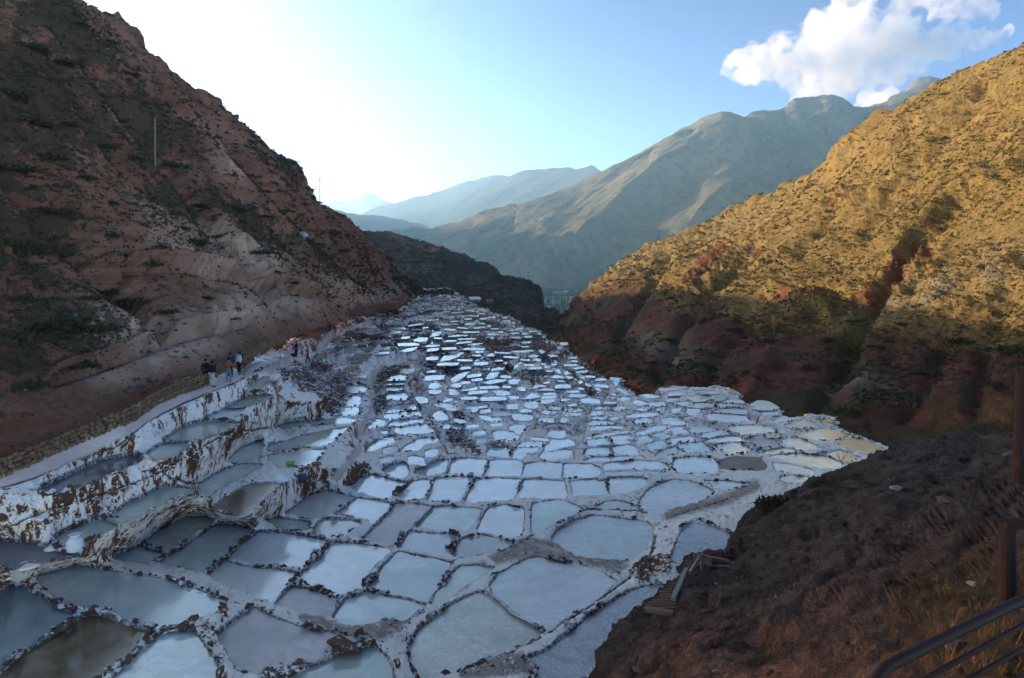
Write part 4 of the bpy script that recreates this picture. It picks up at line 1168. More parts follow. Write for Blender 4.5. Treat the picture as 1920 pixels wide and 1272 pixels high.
# dark middle ridge ----------------------------------------------
mb_ = interp("600,640 780,600 860,600 900,625 960,640 1000,660 1060,690 1110,705")
mt_ = interp("600,420 640,428 680,437 705,440 740,446 770,454 800,462 830,476 860,484 890,496 920,505 945,520 970,530 985,538 1000,548 1008,560 1012,578 1030,592 1045,602 1060,618 1075,640 1110,700")
MC = [(600, 420, 520), (680, 437, 520), (800, 462, 500), (920, 505, 470), (1000, 548, 430), (1012, 578, 400), (1060, 618, 380), (1110, 700, 330), (600, 640, 330), (780, 600, 320), (860, 600, 320), (960, 640, 300), (1060, 690, 300), (800, 530, 380), (900, 560, 370), (980, 600, 350)]
def mid_disp(V, N, t, u):
    b = fbm(V * (1, 1, .6), 36, 4, 41, ridged=True); m_ = fbm(V, 9, 4, 43, ridged=True); s = fbm(V, 3, 3, 44)
    cl = np.clip((u - 960) / 40, 0, 1)
    V = V + N * (b * 4.5 + m_ * (1.6 + 2.4 * cl) + s * .8)[:, None] * np.clip(t * 5, 0, 1)[:, None]
    return V
MH = loft("middle_ridge", 600, 1110, 2.6, mb_, mt_, 110, MC, mid_disp, [(8, 1), (30, 8), (80, 40)], M_MID, "dark scrub covered ridge beyond the top of the ponds")

# near mound at the right -----------------------------------------
gb_ = interp("1040,1400 1060,1380 1300,1480 1500,1600 1920,1900 2500,2300 3700,3400")
gt_ = interp("1040,1330 1080,1275 1110,1245 1150,1205 1180,1176 1212,1150 1240,1132 1262,1100 1290,1062 1330,1046 1368,1041 1382,1010 1400,968 1430,950 1470,938 1500,920 1545,900 1580,885 1620,868 1665,848 1700,835 1760,826 1830,822 1880,818 1920,816 2500,800 3700,780")
GC = [(1080, 1275, 24.3), (1180, 1176, 27.0), (1240, 1132, 28.6), (1290, 1062, 32), (1372, 1040, 33.0), (1380, 990, 36.0), (1430, 950, 38.5), (1500, 920, 39), (1580, 885, 41), (1665, 848, 43), (1760, 826, 44), (1920, 816, 44), (2500, 800, 40),
      (1500, 1050, 25), (1500, 1150, 17.5), (1650, 950, 28), (1700, 1050, 18.5), (1850, 930, 24), (1300, 1150, 23), (1300, 1272, 15), (1150, 1272, 20.5), (1500, 1272, 9.5), (1700, 1272, 6.2), (1920, 1272, 4.6), (1900, 1130, 6.6), (1880, 1000, 13), (1040, 1400, 19.5),
      (1300, 1480, 9), (1500, 1600, 5.5), (1920, 1900, 2.6), (2500, 2300, 2.0), (2500, 1300, 4.5), (3700, 3400, 1.5), (3700, 1500, 3.4), (3700, 800, 30)]
def mound_disp(V, N, t, u):
    k = np.clip(V[:, 1] / 16, 0.25, 1.0)
    m_ = fbm(V, 2.6, 4, 33, ridged=True); s = fbm(V, 0.6, 4, 34, ridged=True); s2 = fbm(V, 0.2, 3, 35)
    pit = np.clip(fbm(V, 1.3, 2, 36) - 0.12, 0, 1)
    V = V + N * ((m_ * 0.34 + s * 0.15 - pit * 1.5) * k + s2 * 0.10)[:, None]
    return V
def mound_at(U, V, P):
    return dict(grass=blob(U, V, [(1800, 1130, 160, 90, -30), (1550, 905, 50, 22, -20), (1900, 1230, 200, 60, 0), (1460, 960, 40, 26, 0), (1440, 1230, 60, 30, 0)]))
GM = loft("near_mound", 1040, 3700, 3.2, gb_, gt_, 240, GC, mound_disp, [(2, .3), (6, 2.0), (10, 6.0), (14, 16)], M_MOUND, "dark brown clod strewn slope at the near right", mound_at, dmin=1.3, tpow=0.8, mid=interp('1040,1352 1180,1235 1260,1160 1340,1090 1440,1030 1600,960 1920,900 2500,900 3700,900'))

# valley floor and far mountains ------------------------------------
def mat_far(name, a, b, c_, s1, s2, cliff=0.0):
    t = NT(name)
    n1 = t.noise(s1, 6, 0.62); n2 = t.noise(s2, 6, 0.7)
    c = t.mix(t.ramp(n1, 0.38, 0.62), a, b)
    c = t.mix(t.math('MULTIPLY', t.ramp(n2, 0.48, 0.60), 0.7), c, c_)
    t.bump(n2, 1.0, 0.6 / s2)
    return t.done(c, 0.95, 0.1)
M_BIG = mat_far("mountain_grass", (0.27, 0.20, 0.10), (0.16, 0.13, 0.07), (0.07, 0.07, 0.04), 0.004, 0.02)
M_FAR = mat_far("distant_mountain", (0.14, 0.13, 0.10), (0.10, 0.10, 0.08), (0.07, 0.075, 0.06), 0.0015, 0.008)
M_SNOW = mat_far("snow_peak", (0.75, 0.77, 0.80), (0.70, 0.72, 0.76), (0.25, 0.25, 0.28), 0.0006, 0.0012)
def mat_valley():
    t = NT("valley_fields")
    x = t.sep(t.pos, 0); y = t.sep(t.pos, 1)
    n = t.noise(0.006, 4, 0.5); v = t.n.new("ShaderNodeTexVoronoi"); t._in(v.inputs["Vector"], t.scale((1, 0.45, 0))); v.inputs["Scale"].default_value = 0.011
    col = v.outputs["Color"]; f = t.sep(col, 0)
    c = t.mix(t.ramp(f, 0.2, 0.8), (0.10, 0.17, 0.05), (0.20, 0.20, 0.10))
    c = t.mix(t.math('MULTIPLY', t.ramp(t.noise(0.05, 5, 0.7), 0.55, 0.65), 0.7), c, (0.03, 0.05, 0.02))
    return t.done(c, 0.95, 0.1)
M_VAL = mat_valley()
ZF = -120.0
g = np.array([[-15500, 700, ZF], [15500, 700, ZF], [15500, 15000, ZF], [-15500, 15000, ZF]], float)
me = mesh_np("valley_floor", g, np.array([[0, 1, 2, 3]]), False); tag(link("valley_floor", me, M_VAL), "flat green valley floor far below the gorge", kind='structure')

def mountain(name, top_s, base_v, d_top, d_base, amp, seed, mat, label, su=4.0, rows=90, sheet=0.0, rib=1.0):
    top = interp(top_s); P = pl(top_s); u0, u1 = P[0, 0], P[-1, 0]
    us = np.arange(u0, u1, su); n = len(us); t = np.linspace(0, 1, rows)
    dt = np.interp(us, *zip(*d_top)) if isinstance(d_top, list) else np.full(n, float(d_top))
    db = np.interp(us, *zip(*d_base)) if isinstance(d_base, list) else np.full(n, float(d_base))
    tv = top(us); bv = np.maximum(base_v, tv + 4)
    A = unpa(us, tv, dt); B = unpa(us, bv, db)
    prof = t ** 1.0
    G = B[:, None] * (1 - prof)[None, :, None] + A[:, None] * prof[None, :, None]
    # concave profile: foot spreads towards the valley
    G[:, :, 2] -= (A[:, None, 2] - B[:, None, 2]) * (0.10 * np.sin(np.pi * t))[None, :]
    back = []
    for dy, dz in [(0.02, 0.01), (0.10, 0.10), (0.3, 0.5)]:
        q = A.copy(); q[:, 1] += dy * dt; q[:, 0] *= (1 + dy); q[:, 2] -= dz * (A[:, 2] - B[:, 2]); back.append(q)
    G = np.concatenate([G, np.stack(back, 1)], 1); nv = G.shape[1]
    V = G.reshape(-1, 3); Fc = grid_faces(n, nv)
    N = normals(V, np.vstack([Fc[:, :3], Fc[:, [0, 2, 3]]]))
    if N[:, 2].mean() < 0: Fc = Fc[:, ::-1]; N = -N
    tt = np.tile(np.r_[t, 1, 1, 1], n); w = np.clip(tt * 4, 0.1, 1) * np.clip((1.02 - tt) * 6, 0.12, 1)
    Q = np.c_[V[:, 0] * 0.62 - V[:, 2] * 0.75, V[:, 1] * 0.25, (V[:, 0] * 0.75 + V[:, 2] * 0.62) * 0.20]
    r = fbm(Q + 300, amp * 6.5 * rib, 5, seed, ridged=True, gain=0.55)
    r2 = fbm(np.c_[V[:, 0] * 0.8 - V[:, 2] * 0.5, V[:, 1] * 0.3, V[:, 2] * 0.2] + 900, amp * 22 * rib, 3, seed + 3, ridged=True)
    V = V + N * ((r + 1.1 * r2) * amp * w)[:, None]
    V[:, 2] += np.clip((tt - .92) / .08, 0, 1) * fbm(V, amp * .9, 4, seed + 9) * amp * 0.16
    o = link(name, mesh_np(name, V, Fc, True), mat); tag(o, label, kind='structure'); return o
BIGTOP = "560,520 640,500 700,478 760,462 810,452 860,440 905,432 950,420 985,414 1010,402 1030,392 1060,375 1100,350 1130,330 1165,312 1200,294 1225,282 1250,266 1280,248 1300,240 1330,222 1352,213 1372,217 1395,222 1410,214 1430,208 1455,208 1470,204 1490,188 1510,184 1530,186 1545,180 1562,183 1580,190 1590,204 1620,208 1650,200 1680,188 1692,175 1705,168 1722,150 1740,147 1760,152 1772,160 1850,175 1950,160 2100,150 2400,220 2800,260"
mountain("big_mountain", BIGTOP, 550, [(560, 4000), (1000, 3700), (1350, 3900), (1550, 4400), (1740, 4700), (2800, 4700)], [(560, 3300), (1000, 2850), (2800, 2600)], 120, 101, M_BIG, "large ridged mountain across the valley with sunlit spurs", 2.6, 200, rib=0.62)
mountain("hazy_mountain", "760,470 800,440 830,412 860,392 905,356 935,342 960,330 985,320 1005,319 1030,320 1060,315 1080,318 1110,311 1122,318 1140,330 1300,350", 520, 7200, 5400, 200, 121, M_FAR, "hazy blue mountain with a notched summit further up the valley", 4, 90)
mountain("pale_mountain", "600,440 660,425 700,402 740,386 770,376 800,374 840,366 880,358 910,352 960,345 1100,350", 480, 9800, 8000, 220, 131, M_FAR, "pale rounded mountain fading into the bright haze", 4, 70)
mountain("low_blue_ridge", "520,430 580,400 625,397 660,403 700,405 750,414 800,428 850,445 900,470 960,500", 545, 5400, 4200, 110, 141, M_FAR, "low blue ridge on the far left side of the valley", 4, 70)
mountain("snow_peak", "560,405 600,398 640,396 665,386 680,380 692,373 702,377 715,382 740,388 780,392 860,400", 430, 13500, 12000, 260, 151, M_SNOW, "faint snow peak on the horizon", 3, 60)

# unseen ridge added behind the left hillside, shaped to cast the right hill's shade line
def hidden_shade_ridge():
    ys = np.linspace(-150, 900, 160); xs = np.linspace(-420, -120, 60)
    X, Y = np.meshgrid(xs, ys, indexing='ij')
    crest = np.interp(ys, [-150, 0, 150, 300, 400, 500, 700, 900], RIDGE_H)
    prof = np.clip(1 - np.abs(X + 215) / np.where(X < -215, 230, 150), -0.2, 1)
    Z = -30 + (crest[None, :] + 30) * prof + fbm(np.stack([X, Y, 0 * X], -1), 40, 4, 161) * 4.0
    V = np.stack([X, Y, Z], -1).reshape(-1, 3); G = grid_faces(60, 160)
    N = normals(V, np.vstack([G[:, :3], G[:, [0, 2, 3]]]))
    if N[:, 2].mean() < 0: G = G[:, ::-1]
    tag(link("added_shade_ridge", mesh_np("shade_ridge", V, G), M_LEFT), "unseen ridge added to shade the right hillside", kind='structure')
RIDGE_H = [98, 96, 92, 90, 84, 68, 40, 0]
hidden_shade_ridge()
def left_shade_range():
    # mountains added out of sight on the left to shade the valley and its haze
    ys = np.linspace(900, 9000, 160); xs = np.linspace(-5200, -700, 70)
    X, Y = np.meshgrid(xs, ys, indexing='ij')
    cx = np.interp(ys, [900, 3000, 6000, 9000], [-1700, -2400, -3600, -4600])[None, :]
    h = np.interp(ys, [900, 2000, 3000, 4500, 6000, 9000], [230, 520, 1080, 1130, 1080, 700])[None, :]
    Z = ZF + (h - ZF) * np.clip(1 - np.abs(X - cx) / 1050, -0.05, 1) + fbm(np.stack([X, Y, 0 * X], -1), 700, 5, 171, ridged=True) * 110
    V = np.stack([X, Y, Z], -1).reshape(-1, 3); G = grid_faces(70, 160)
    N = normals(V, np.vstack([G[:, :3], G[:, [0, 2, 3]]]))
    if N[:, 2].mean() < 0: G = G[:, ::-1]
    tag(link("added_shade_range", mesh_np("left_shade_range", V, G), M_FAR), "unseen mountain range added to shade the valley and its haze", kind='structure')
left_shade_range()
# ---------------------------------------------------------------- simple materials
def flat_mat(name, col, rough=0.8, spec=0.3, var=0.25, sc_=8.0, metal=0.0, bump=0.0):
    t = NT(name); c = np.array(col)
    cc = t.mix(t.noise(sc_, 4, 0.65), tuple(c * (1 - var)), tuple(np.minimum(c * (1 + var), 0.95)))
    if bump: t.bump(t.noise(sc_ * 3, 4, 0.7), bump, 0.02)
    t.b.inputs["Metallic"].default_value = metal
    return t.done(cc, rough, spec)
M = {}
for nm, col in dict(skin=(0.30, 0.17, 0.11), black_cloth=(0.012, 0.012, 0.016), light_cloth=(0.45, 0.44, 0.46), red_cloth=(0.42, 0.045, 0.03), rust_cloth=(0.27, 0.075, 0.04),
                    jeans=(0.10, 0.20, 0.30), navy_cloth=(0.02, 0.03, 0.075), blue_cloth=(0.03, 0.045, 0.36), white_cloth=(0.60, 0.58, 0.58), grey_cloth=(0.12, 0.12, 0.13),
                    dark_hair=(0.012, 0.009, 0.008), shoe=(0.04, 0.03, 0.028)).items():
    M[nm] = flat_mat(nm, col, 0.85, 0.2, 0.2, 14)
M['grey_wood'] = flat_mat("weathered_grey_wood", (0.24, 0.22, 0.20), 0.85, 0.2, 0.35, 5, bump=.5)
M['pole_wood'] = flat_mat("pole_wood", (0.20, 0.17, 0.15), 0.85, 0.2, 0.3, 2)
M['rust_wood'] = flat_mat("rusty_brown_slat", (0.17, 0.095, 0.07), 0.7, 0.3, 0.5, 6, bump=.5)
M['brown_wood'] = flat_mat("brown_beam_wood", (0.20, 0.13, 0.085), 0.8, 0.25, 0.35, 6, bump=.5)
M['rail'] = flat_mat("dark_red_rail_paint", (0.022, 0.008, 0.007), 0.7, 0.25, 0.3, 12)
M['dark_post'] = flat_mat("dark_post_wood", (0.022, 0.014, 0.014), 0.85, 0.2, 0.4, 10, bump=.6)
M['salt'] = flat_mat("clean_salt", (0.80, 0.79, 0.79), 0.8, 0.2, 0.08, 6, bump=.6)
M['sack'] = flat_mat("woven_sack", (0.62, 0.62, 0.66), 0.7, 0.3, 0.12, 10, bump=.4)
M['green'] = flat_mat("green_plastic", (0.10, 0.50, 0.06), 0.35, 0.5, 0.08, 5)
M['bluebag'] = flat_mat("dark_blue_plastic", (0.02, 0.035, 0.10), 0.4, 0.5, 0.3, 9)
M['metalroof'] = flat_mat("pale_blue_roof_sheet", (0.45, 0.60, 0.68), 0.35, 0.5, 0.08, 0.6)
M['adobe'] = flat_mat("adobe_wall", (0.30, 0.21, 0.16), 0.9, 0.1, 0.2, 0.8)
M['plaster'] = flat_mat("village_plaster", (0.60, 0.58, 0.55), 0.9, 0.1, 0.15, 0.1)
M['tile'] = flat_mat("village_roof", (0.22, 0.12, 0.09), 0.9, 0.1, 0.3, 0.1)
M['conifer'] = flat_mat("dark_conifer", (0.020, 0.040, 0.022), 0.95, 0.1, 0.4, 0.3)
M['yellowtree'] = flat_mat("sunlit_yellow_leaf", (0.33, 0.23, 0.04), 0.95, 0.1, 0.3, 0.3)  # poplar lit yellow: the sunlight is put into the leaf colour
M['bark'] = flat_mat("tree_bark", (0.08, 0.055, 0.04), 0.9, 0.1, 0.3, 0.5)
M['river'] = flat_mat("river_water", (0.25, 0.32, 0.36), 0.15, 0.5, 0.1, 0.02)
def leaf_mat(name, a, b, sc_=0.6):
    t = NT(name); c = t.mix(t.noise(sc_, 4, 0.7), a, b)
    c = t.mix(t.math('MULTIPLY', t.rnd(), 0.45), c, tuple(np.array(b) * 1.3))
    return t.done(c, 0.9, 0.15)
M_SHR = leaf_mat("dark_shrub_leaves", (0.022, 0.022, 0.012), (0.055, 0.052, 0.028), 0.9)
M_OLIVE = leaf_mat("olive_tufts", (0.070, 0.055, 0.016), (0.15, 0.105, 0.034), 0.3)
M_STRAW = leaf_mat("straw_tufts", (0.12, 0.07, 0.024), (0.25, 0.15, 0.052), 0.3)
M_DRYG = leaf_mat("dry_grass", (0.06, 0.042, 0.020), (0.17, 0.115, 0.05), 2.0)
M_AGAVE = leaf_mat("grey_agave", (0.06, 0.08, 0.075), (0.15, 0.18, 0.17), 2.0)

# ---------------------------------------------------------------- mesh builders
class MB:
    def __init__(self): self.bm = bmesh.new()
    def box(self, c, s, rot=None, bev=0.0):
        m = Matrix.Translation(Vector(c)) @ (rot.to_4x4() if rot is not None else Matrix()) @ Matrix.Diagonal((*s, 1))
        r = bmesh.ops.create_cube(self.bm, size=1.0, matrix=m)
        if bev:
            es = list({e for v in r['verts'] for e in v.link_edges})
            bmesh.ops.bevel(self.bm, geom=es, offset=bev, segments=1, affect='EDGES')
        return self
    def tube(self, pts_, r, n=8, cap=True):
        pts_ = [Vector(p) for p in pts_]; rs = r if hasattr(r, '__len__') else [r] * len(pts_); rings = []
        for i, p in enumerate(pts_):
            t = (pts_[min(i + 1, len(pts_) - 1)] - pts_[max(i - 1, 0)]).normalized()
            a = t.orthogonal().normalized() if i == 0 else (rings_a - t * rings_a.dot(t)).normalized()
            rings_a = a; b = t.cross(a)
            rings.append([self.bm.verts.new(p + (a * math.cos(2 * math.pi * k / n) + b * math.sin(2 * math.pi * k / n)) * rs[i]) for k in range(n)])
        for A, B in zip(rings[:-1], rings[1:]):
            for k in range(n): self.bm.faces.new((A[k], A[(k + 1) % n], B[(k + 1) % n], B[k]))
        if cap: self.bm.faces.new(rings[0][::-1]); self.bm.faces.new(rings[-1])
        return self
    def beam(self, a, b, w, h, up=(0, 0, 1)):
        a = Vector(a); b = Vector(b); t = (b - a).normalized(); s = t.cross(Vector(up)).normalized(); u = s.cross(t)
        R = Matrix((s, t, u)).transposed(); return self.box((a + b) / 2, (w, (b - a).length, h), R, min(w, h) * 0.08)
    def lathe(self, prof, n=16, c=(0, 0, 0), wob=0.0, seed=1):
        r_ = np.random.default_rng(seed); rings = []
        for (r, z) in prof: rings.append([self.bm.verts.new(Vector(c) + Vector((r * math.cos(2 * math.pi * k / n) * (1 + r_.uniform(-wob, wob)), r * math.sin(2 * math.pi * k / n) * (1 + r_.uniform(-wob, wob)), z))) for k in range(n)])
        for A, B in zip(rings[:-1], rings[1:]):
            for k in range(n): self.bm.faces.new((A[k], A[(k + 1) % n], B[(k + 1) % n], B[k]))
        self.bm.faces.new(rings[0][::-1]); self.bm.faces.new(rings[-1]); return self
    def build(self, name, mat, parent=None, smooth=False):
        bmesh.ops.recalc_face_normals(self.bm, faces=self.bm.faces)
        me = bpy.data.meshes.new(name); self.bm.to_mesh(me); self.bm.free()
        if smooth: me.polygons.foreach_set("use_smooth", np.ones(len(me.polygons), dtype=bool))
        return link(name, me, mat, parent)

def field_pt(u, v):          # point of the terraced ground seen at this place
    m = np.hypot(V2[:, 0] - u, V2[:, 1] - v); i = int(np.argmin(m)); return V3[i].copy()
def hill_pt(H, u, v):
    _, G, N_, U, V, _a = H; nr = U.shape[1]
    P = G[:, :nr]; pu = UC + P[..., 0] / P[..., 1] * F; pv = VH - P[..., 2] / P[..., 1] * F
    k = np.argmin((pu - u) ** 2 + (pv - v) ** 2 + 0.002 * P[..., 1]); i, j = divmod(int(k), nr)
    return P[i, j].copy(), N_[i, j].copy()

# ---------------------------------------------------------------- dry stone walls along the path
WS = [rock_mesh("stone", 140 + k, 18, 0.85) for k in range(6)]
for s_ in WS: s_.materials.append(M_WALLSTONE)
def stone_wall(us, vs, hts, label, courses, smin, smax, cap=300):
    base = []
    for u, v in zip(us, vs): base.append(unp(u, v + 3, float(DQ(u, v + 3)) * (0.985 if u > 395 else 1.0)))
    L = resample(np.array(base), 0.05, False); seg = np.r_[0, np.cumsum(np.linalg.norm(np.diff(L, axis=0), axis=1))]
    root = empty("stone_wall", tuple(L[len(L) // 2])); tag(root, label, "stone wall", "dry stone walls along the path")
    loc = np.array(root.location); n = 0; bag = Bag(); items = []
    for r_ in range(courses):
        s = RNG.uniform(0, .2)
        while s < seg[-1]:
            w = RNG.uniform(smin, smax); i = min(np.searchsorted(seg, s), len(L) - 1)
            hh = np.interp(s / seg[-1], np.linspace(0, 1, len(hts)), hts)
            z = (r_ + 0.5) * 0.20 + RNG.uniform(-.03, .03)
            if z < hh:
                j = min(i + 3, len(L) - 1); t = L[j] - L[max(i - 3, 0)]; ang = math.atan2(t[1], t[0])
                nn = np.array([math.sin(ang), -math.cos(ang), 0])
                p_ = L[i] + nn * (0.10 - 0.03 * r_ + RNG.uniform(-.03, .03)) + (0, 0, z)
                items.append((p_, w, ang))
            s += w * 0.93
    items.sort(key=lambda a: a[0][1])
    for k, (p_, w, ang) in enumerate(items):
        if k < cap:
            o = link("stone", WS[RNG.integers(6)], None, root); o.location = tuple(p_ - loc)
            o.rotation_euler = (RNG.uniform(-.25, .25), RNG.uniform(-.25, .25), ang + RNG.uniform(-.15, .15) + (math.pi if RNG.uniform() < .5 else 0))
            o.scale = (w * 0.54, w * 0.5, RNG.uniform(.12, .19)); n += 1
        else: bag.add(SM[RNG.integers(5)], p_ - loc, np.array([w * .56, w * .5, .13]), ang)
    if bag.n: o = link("stones_beyond", bag.mesh("stones_beyond"), M_WALLSTONE, root); o['kind'] = 'stuff'
wu = np.linspace(-60, 392, 60); wv = wallbase(wu) + 0
stone_wall(wu, wv, [0.78, 0.8, 0.85, 0.8, 0.75, 0.95, 0.8], "long low ochre stone wall running beside the dark lower end of the path", 6, 0.20, 0.40, 300)
stone_wall([392, 420, 450, 480, 505, 530, 546], [712, 694, 676, 662, 652, 640, 628], [0.8, 0.7, 0.9, 1.2, 1.7, 1.9, 1.7], "taller crumbling ochre stone wall behind the narrow lilac ponds", 11, 0.22, 0.42, 300)
stone_wall([556, 600, 650, 700, 745], [618, 607, 597, 586, 574], [2.0, 1.9, 2.1, 1.8, 1.2], "far rubble wall at the foot of the hill by the upper path", 12, 0.35, 0.7, 300)

# ---------------------------------------------------------------- people
def skin(name, vs, es, rs, mat, parent, sub=1, root=0):
    me = bpy.data.meshes.new(name); me.from_pydata([tuple(v) for v in vs], es, [])
    o = bpy.data.objects.new(name, me); COL.objects.link(o)
    md = o.modifiers.new("skin", 'SKIN'); md.use_smooth_shade = True
    sv = me.skin_vertices[0].data if me.skin_vertices else None
    if sv is not None:
        for q_, r_ in zip(sv, rs): q_.radius = (r_, r_) if not hasattr(r_, '__len__') else r_
        sv[root].use_root = True
    else:
        bm = bmesh.new(); bm.from_mesh(me); lay = bm.verts.layers.skin.verify()
        for v_, r_ in zip(bm.verts, rs): v_[lay].radius = (r_, r_) if not hasattr(r_, '__len__') else r_
        bm.verts.ensure_lookup_table(); bm.verts[root][lay].use_root = True
        bm.to_mesh(me); bm.free()
    o.modifiers.new("sub", 'SUBSURF').levels = sub; o.modifiers["sub"].render_levels = sub
    dg = bpy.context.evaluated_depsgraph_get(); dg.update(); m2 = bpy.data.meshes.new_from_object(o.evaluated_get(dg), depsgraph=dg)
    o.modifiers.clear(); o.data = m2; bpy.data.meshes.remove(me); m2.name = name
    m2.materials.clear(); m2.materials.append(mat); o.parent = parent; return o
def person(u, v, face, top, legs, label, pose='stand', hair='dark_hair', hat=None, pack=None, h=1.70, item=None, d=None, group="walkers on the path"):
    if d is None:
        P = field_pt(u, v)
    else: P = unp(u, v, d)
    root = empty("person", tuple(P), face); tag(root, label, "person", group); root.scale = (h * 0.94 / 1.7,) * 3
    k = {}
    # x: own right, y: forward, z: up
    lean = 0.0; sp = 0.11; fl = fr = 0.0; crouch = 0.0
    if pose == 'walk': fl, fr = 0.26, -0.26
    if pose == 'lean': lean = 0.10
    if pose == 'bend': lean = 0.55; crouch = 0.12
    if pose == 'crouch': lean = 0.30; crouch = 0.50
    hip = 0.90 - crouch; ps = -0.18 * (crouch > 0.3) - .1 * (lean > .5)
    def tor(z, y=0):       # torso point: rotate about the hip by lean
        a = lean; return (0, ps + math.sin(a) * z + y * math.cos(a), hip + math.cos(a) * z)
    J = dict(pel=(0, ps, hip), wa=tor(.16), ch=tor(.40), nk=tor(.56), hb=tor(.64, .01), ht=tor(.76, .02))
    for s, n_, f_ in ((-1, 'l', fl), (1, 'r', fr)):
        a = lean
        J['sh' + n_] = (s * .17, *tor(.50)[1:])
        if pose in ('bend', 'crouch'): el = (s * .21, tor(.30)[1] + .16, tor(.30)[2] - .05); ha = (s * .10, el[1] + .20, el[2] - .14)
        elif pose == 'walk': el = (s * .24, ps + f_ * -.6, hip + .24); ha = (s * .23, ps - f_ * .9 + .10, hip + .02)
        else: el = (s * .25, ps + .00, hip + .24); ha = (s * .23, ps + .10, hip + .01)
        J['el' + n_] = el; J['ha' + n_] = ha; J['fi' + n_] = (ha[0], ha[1] + .03, ha[2] - .09)
        J['hp' + n_] = (s * .09, ps, hip - .04)
        kn = (s * sp, ps + f_ * .55 + .02 + (0.33 if crouch > .3 else 0), .48 - (0.02 if crouch < .3 else 0.0))
        an = (s * (sp + .01), f_ + (0.03 if crouch > .3 else 0.0), .07 + (0.05 if f_ < 0 else 0))
        J['kn' + n_] = kn; J['an' + n_] = an; J['to' + n_] = (an[0], an[1] + .16, .035)
    def mk(name, seq, rad, mat, sub=1):
        idx = {n_: i for i, n_ in enumerate(rad)}
        skin(name, [J[n_] for n_ in rad], [(idx[a], idx[b]) for a, b in seq], [rad[n_] for n_ in rad], mat, root, sub)
    mk("body", [('pel', 'wa'), ('wa', 'ch'), ('ch', 'nk'), ('nk', 'hb'), ('hb', 'ht'), ('ch', 'shl'), ('ch', 'shr'), ('shl', 'ell'), ('shr', 'elr'), ('ell', 'hal'), ('elr', 'har'), ('hal', 'fil'), ('har', 'fir'),
                ('pel', 'hpl'), ('pel', 'hpr'), ('hpl', 'knl'), ('hpr', 'knr'), ('knl', 'anl'), ('knr', 'anr'), ('anl', 'tol'), ('anr', 'tor_')] if False else
       [('pel', 'wa'), ('wa', 'ch'), ('ch', 'nk'), ('nk', 'hb'), ('hb', 'ht'), ('ch', 'shl'), ('ch', 'shr'), ('shl', 'ell'), ('shr', 'elr'), ('ell', 'hal'), ('elr', 'har'), ('hal', 'fil'), ('har', 'fir'),
        ('pel', 'hpl'), ('pel', 'hpr'), ('hpl', 'knl'), ('hpr', 'knr'), ('knl', 'anl'), ('knr', 'anr')],
       dict(pel=.11, wa=.10, ch=.12, nk=.055, hb=.085, ht=.09, shl=.05, shr=.05, ell=.038, elr=.038, hal=.03, har=.03, fil=.025, fir=.025, hpl=.08, hpr=.08, knl=.055, knr=.055, anl=.04, anr=.04), M['skin'])
    mk("jacket", [('pel', 'wa'), ('wa', 'ch'), ('ch', 'nk'), ('ch', 'shl'), ('ch', 'shr'), ('shl', 'ell'), ('shr', 'elr'), ('ell', 'hal'), ('elr', 'har')],
       dict(pel=(.17, .13), wa=(.15, .12), ch=(.17, .14), nk=.08, shl=.085, shr=.085, ell=.062, elr=.062, hal=.045, har=.045), M[top])
    mk("trousers", [('pel', 'hpl'), ('pel', 'hpr'), ('hpl', 'knl'), ('hpr', 'knr'), ('knl', 'anl'), ('knr', 'anr')],
       dict(pel=(.14, .12), hpl=.10, hpr=.10, knl=.078, knr=.078, anl=.068, anr=.068), M[legs])
    for s in 'lr':
        a = Vector(J['an' + s]); b = Vector(J['to' + s])
        MB().box((a + b) / 2 + Vector((0, 0, -.035)), (.09, .27, .08), None, .025).build("shoe", M['shoe'], root)
    hc = (Vector(J['hb']) + Vector(J['ht'])) / 2
    mb = MB(); r_ = bmesh.ops.create_icosphere(mb.bm, subdivisions=2, radius=.112, matrix=Matrix.Translation(hc + Vector((0, -.02, .035))) @ Matrix.Diagonal((.9, 1, 1, 1)))
    mb.build("hat" if hat else "hair", M[hat or hair], root, True)
    if hat: MB().lathe([(.10, 0), (.17, -.01), (.17, .0), (.10, .02)], 14, tuple(hc + Vector((0, 0, .05)))).build("brim", M[hat], root)
    # small face: nose and chin towards the front
    MB().box(hc + Vector((0, .095, -.01)), (.025, .03, .045), None, .008).build("nose", M['skin'], root)
    if pack:
        c = Vector(tor(.36, -.22)); R = Matrix.Rotation(-lean, 3, 'X')
        MB().box(c, (.30, .18, .44), R, .06).build("backpack", M[pack], root)
    if item == 'stick':
        hnd = Vector(J['har']); MB().tube([hnd + Vector((0, .05, .12)), Vector((hnd.x + .05, hnd.y + .25, 0))], .012, 6).build("walking_stick", M['grey_cloth'], root)
    return root
person(385, 721, 0.4, 'black_cloth', 'black_cloth', "person in all black clothes leftmost of the walkers against the stone wall", h=1.66)
person(399.5, 727, -0.3, 'black_cloth', 'light_cloth', "person in black top and light trousers with a walking stick beside the wall", h=1.78, item='stick', pack='black_cloth')
person(430, 719, 0.2, 'rust_cloth', 'jeans', "person in rust red jacket and blue jeans seen from behind on the path", h=1.72)
person(433.5, 708, 0.9, 'navy_cloth', 'black_cloth', "person in dark blue standing just behind the one in the rust jacket", h=1.80, hat='navy_cloth')
person(447, 704, 2.6, 'white_cloth', 'black_cloth', "person in white top with black trousers and dark backpack, rightmost of the walkers", h=1.72, pack='black_cloth', item='stick')
person(553, 669, 1.9, 'blue_cloth', 'black_cloth', "person in bright blue jacket stooping over a bag on the path", 'bend', h=1.6, pack=None)
person(556.5, 668, 1.2, 'black_cloth', 'black_cloth', "person in black standing behind the one in bright blue", h=1.82)
person(576, 671, -1.9, 'red_cloth', 'black_cloth', "person in bright red jacket walking on the pale terrace edge", 'walk', h=1.66)
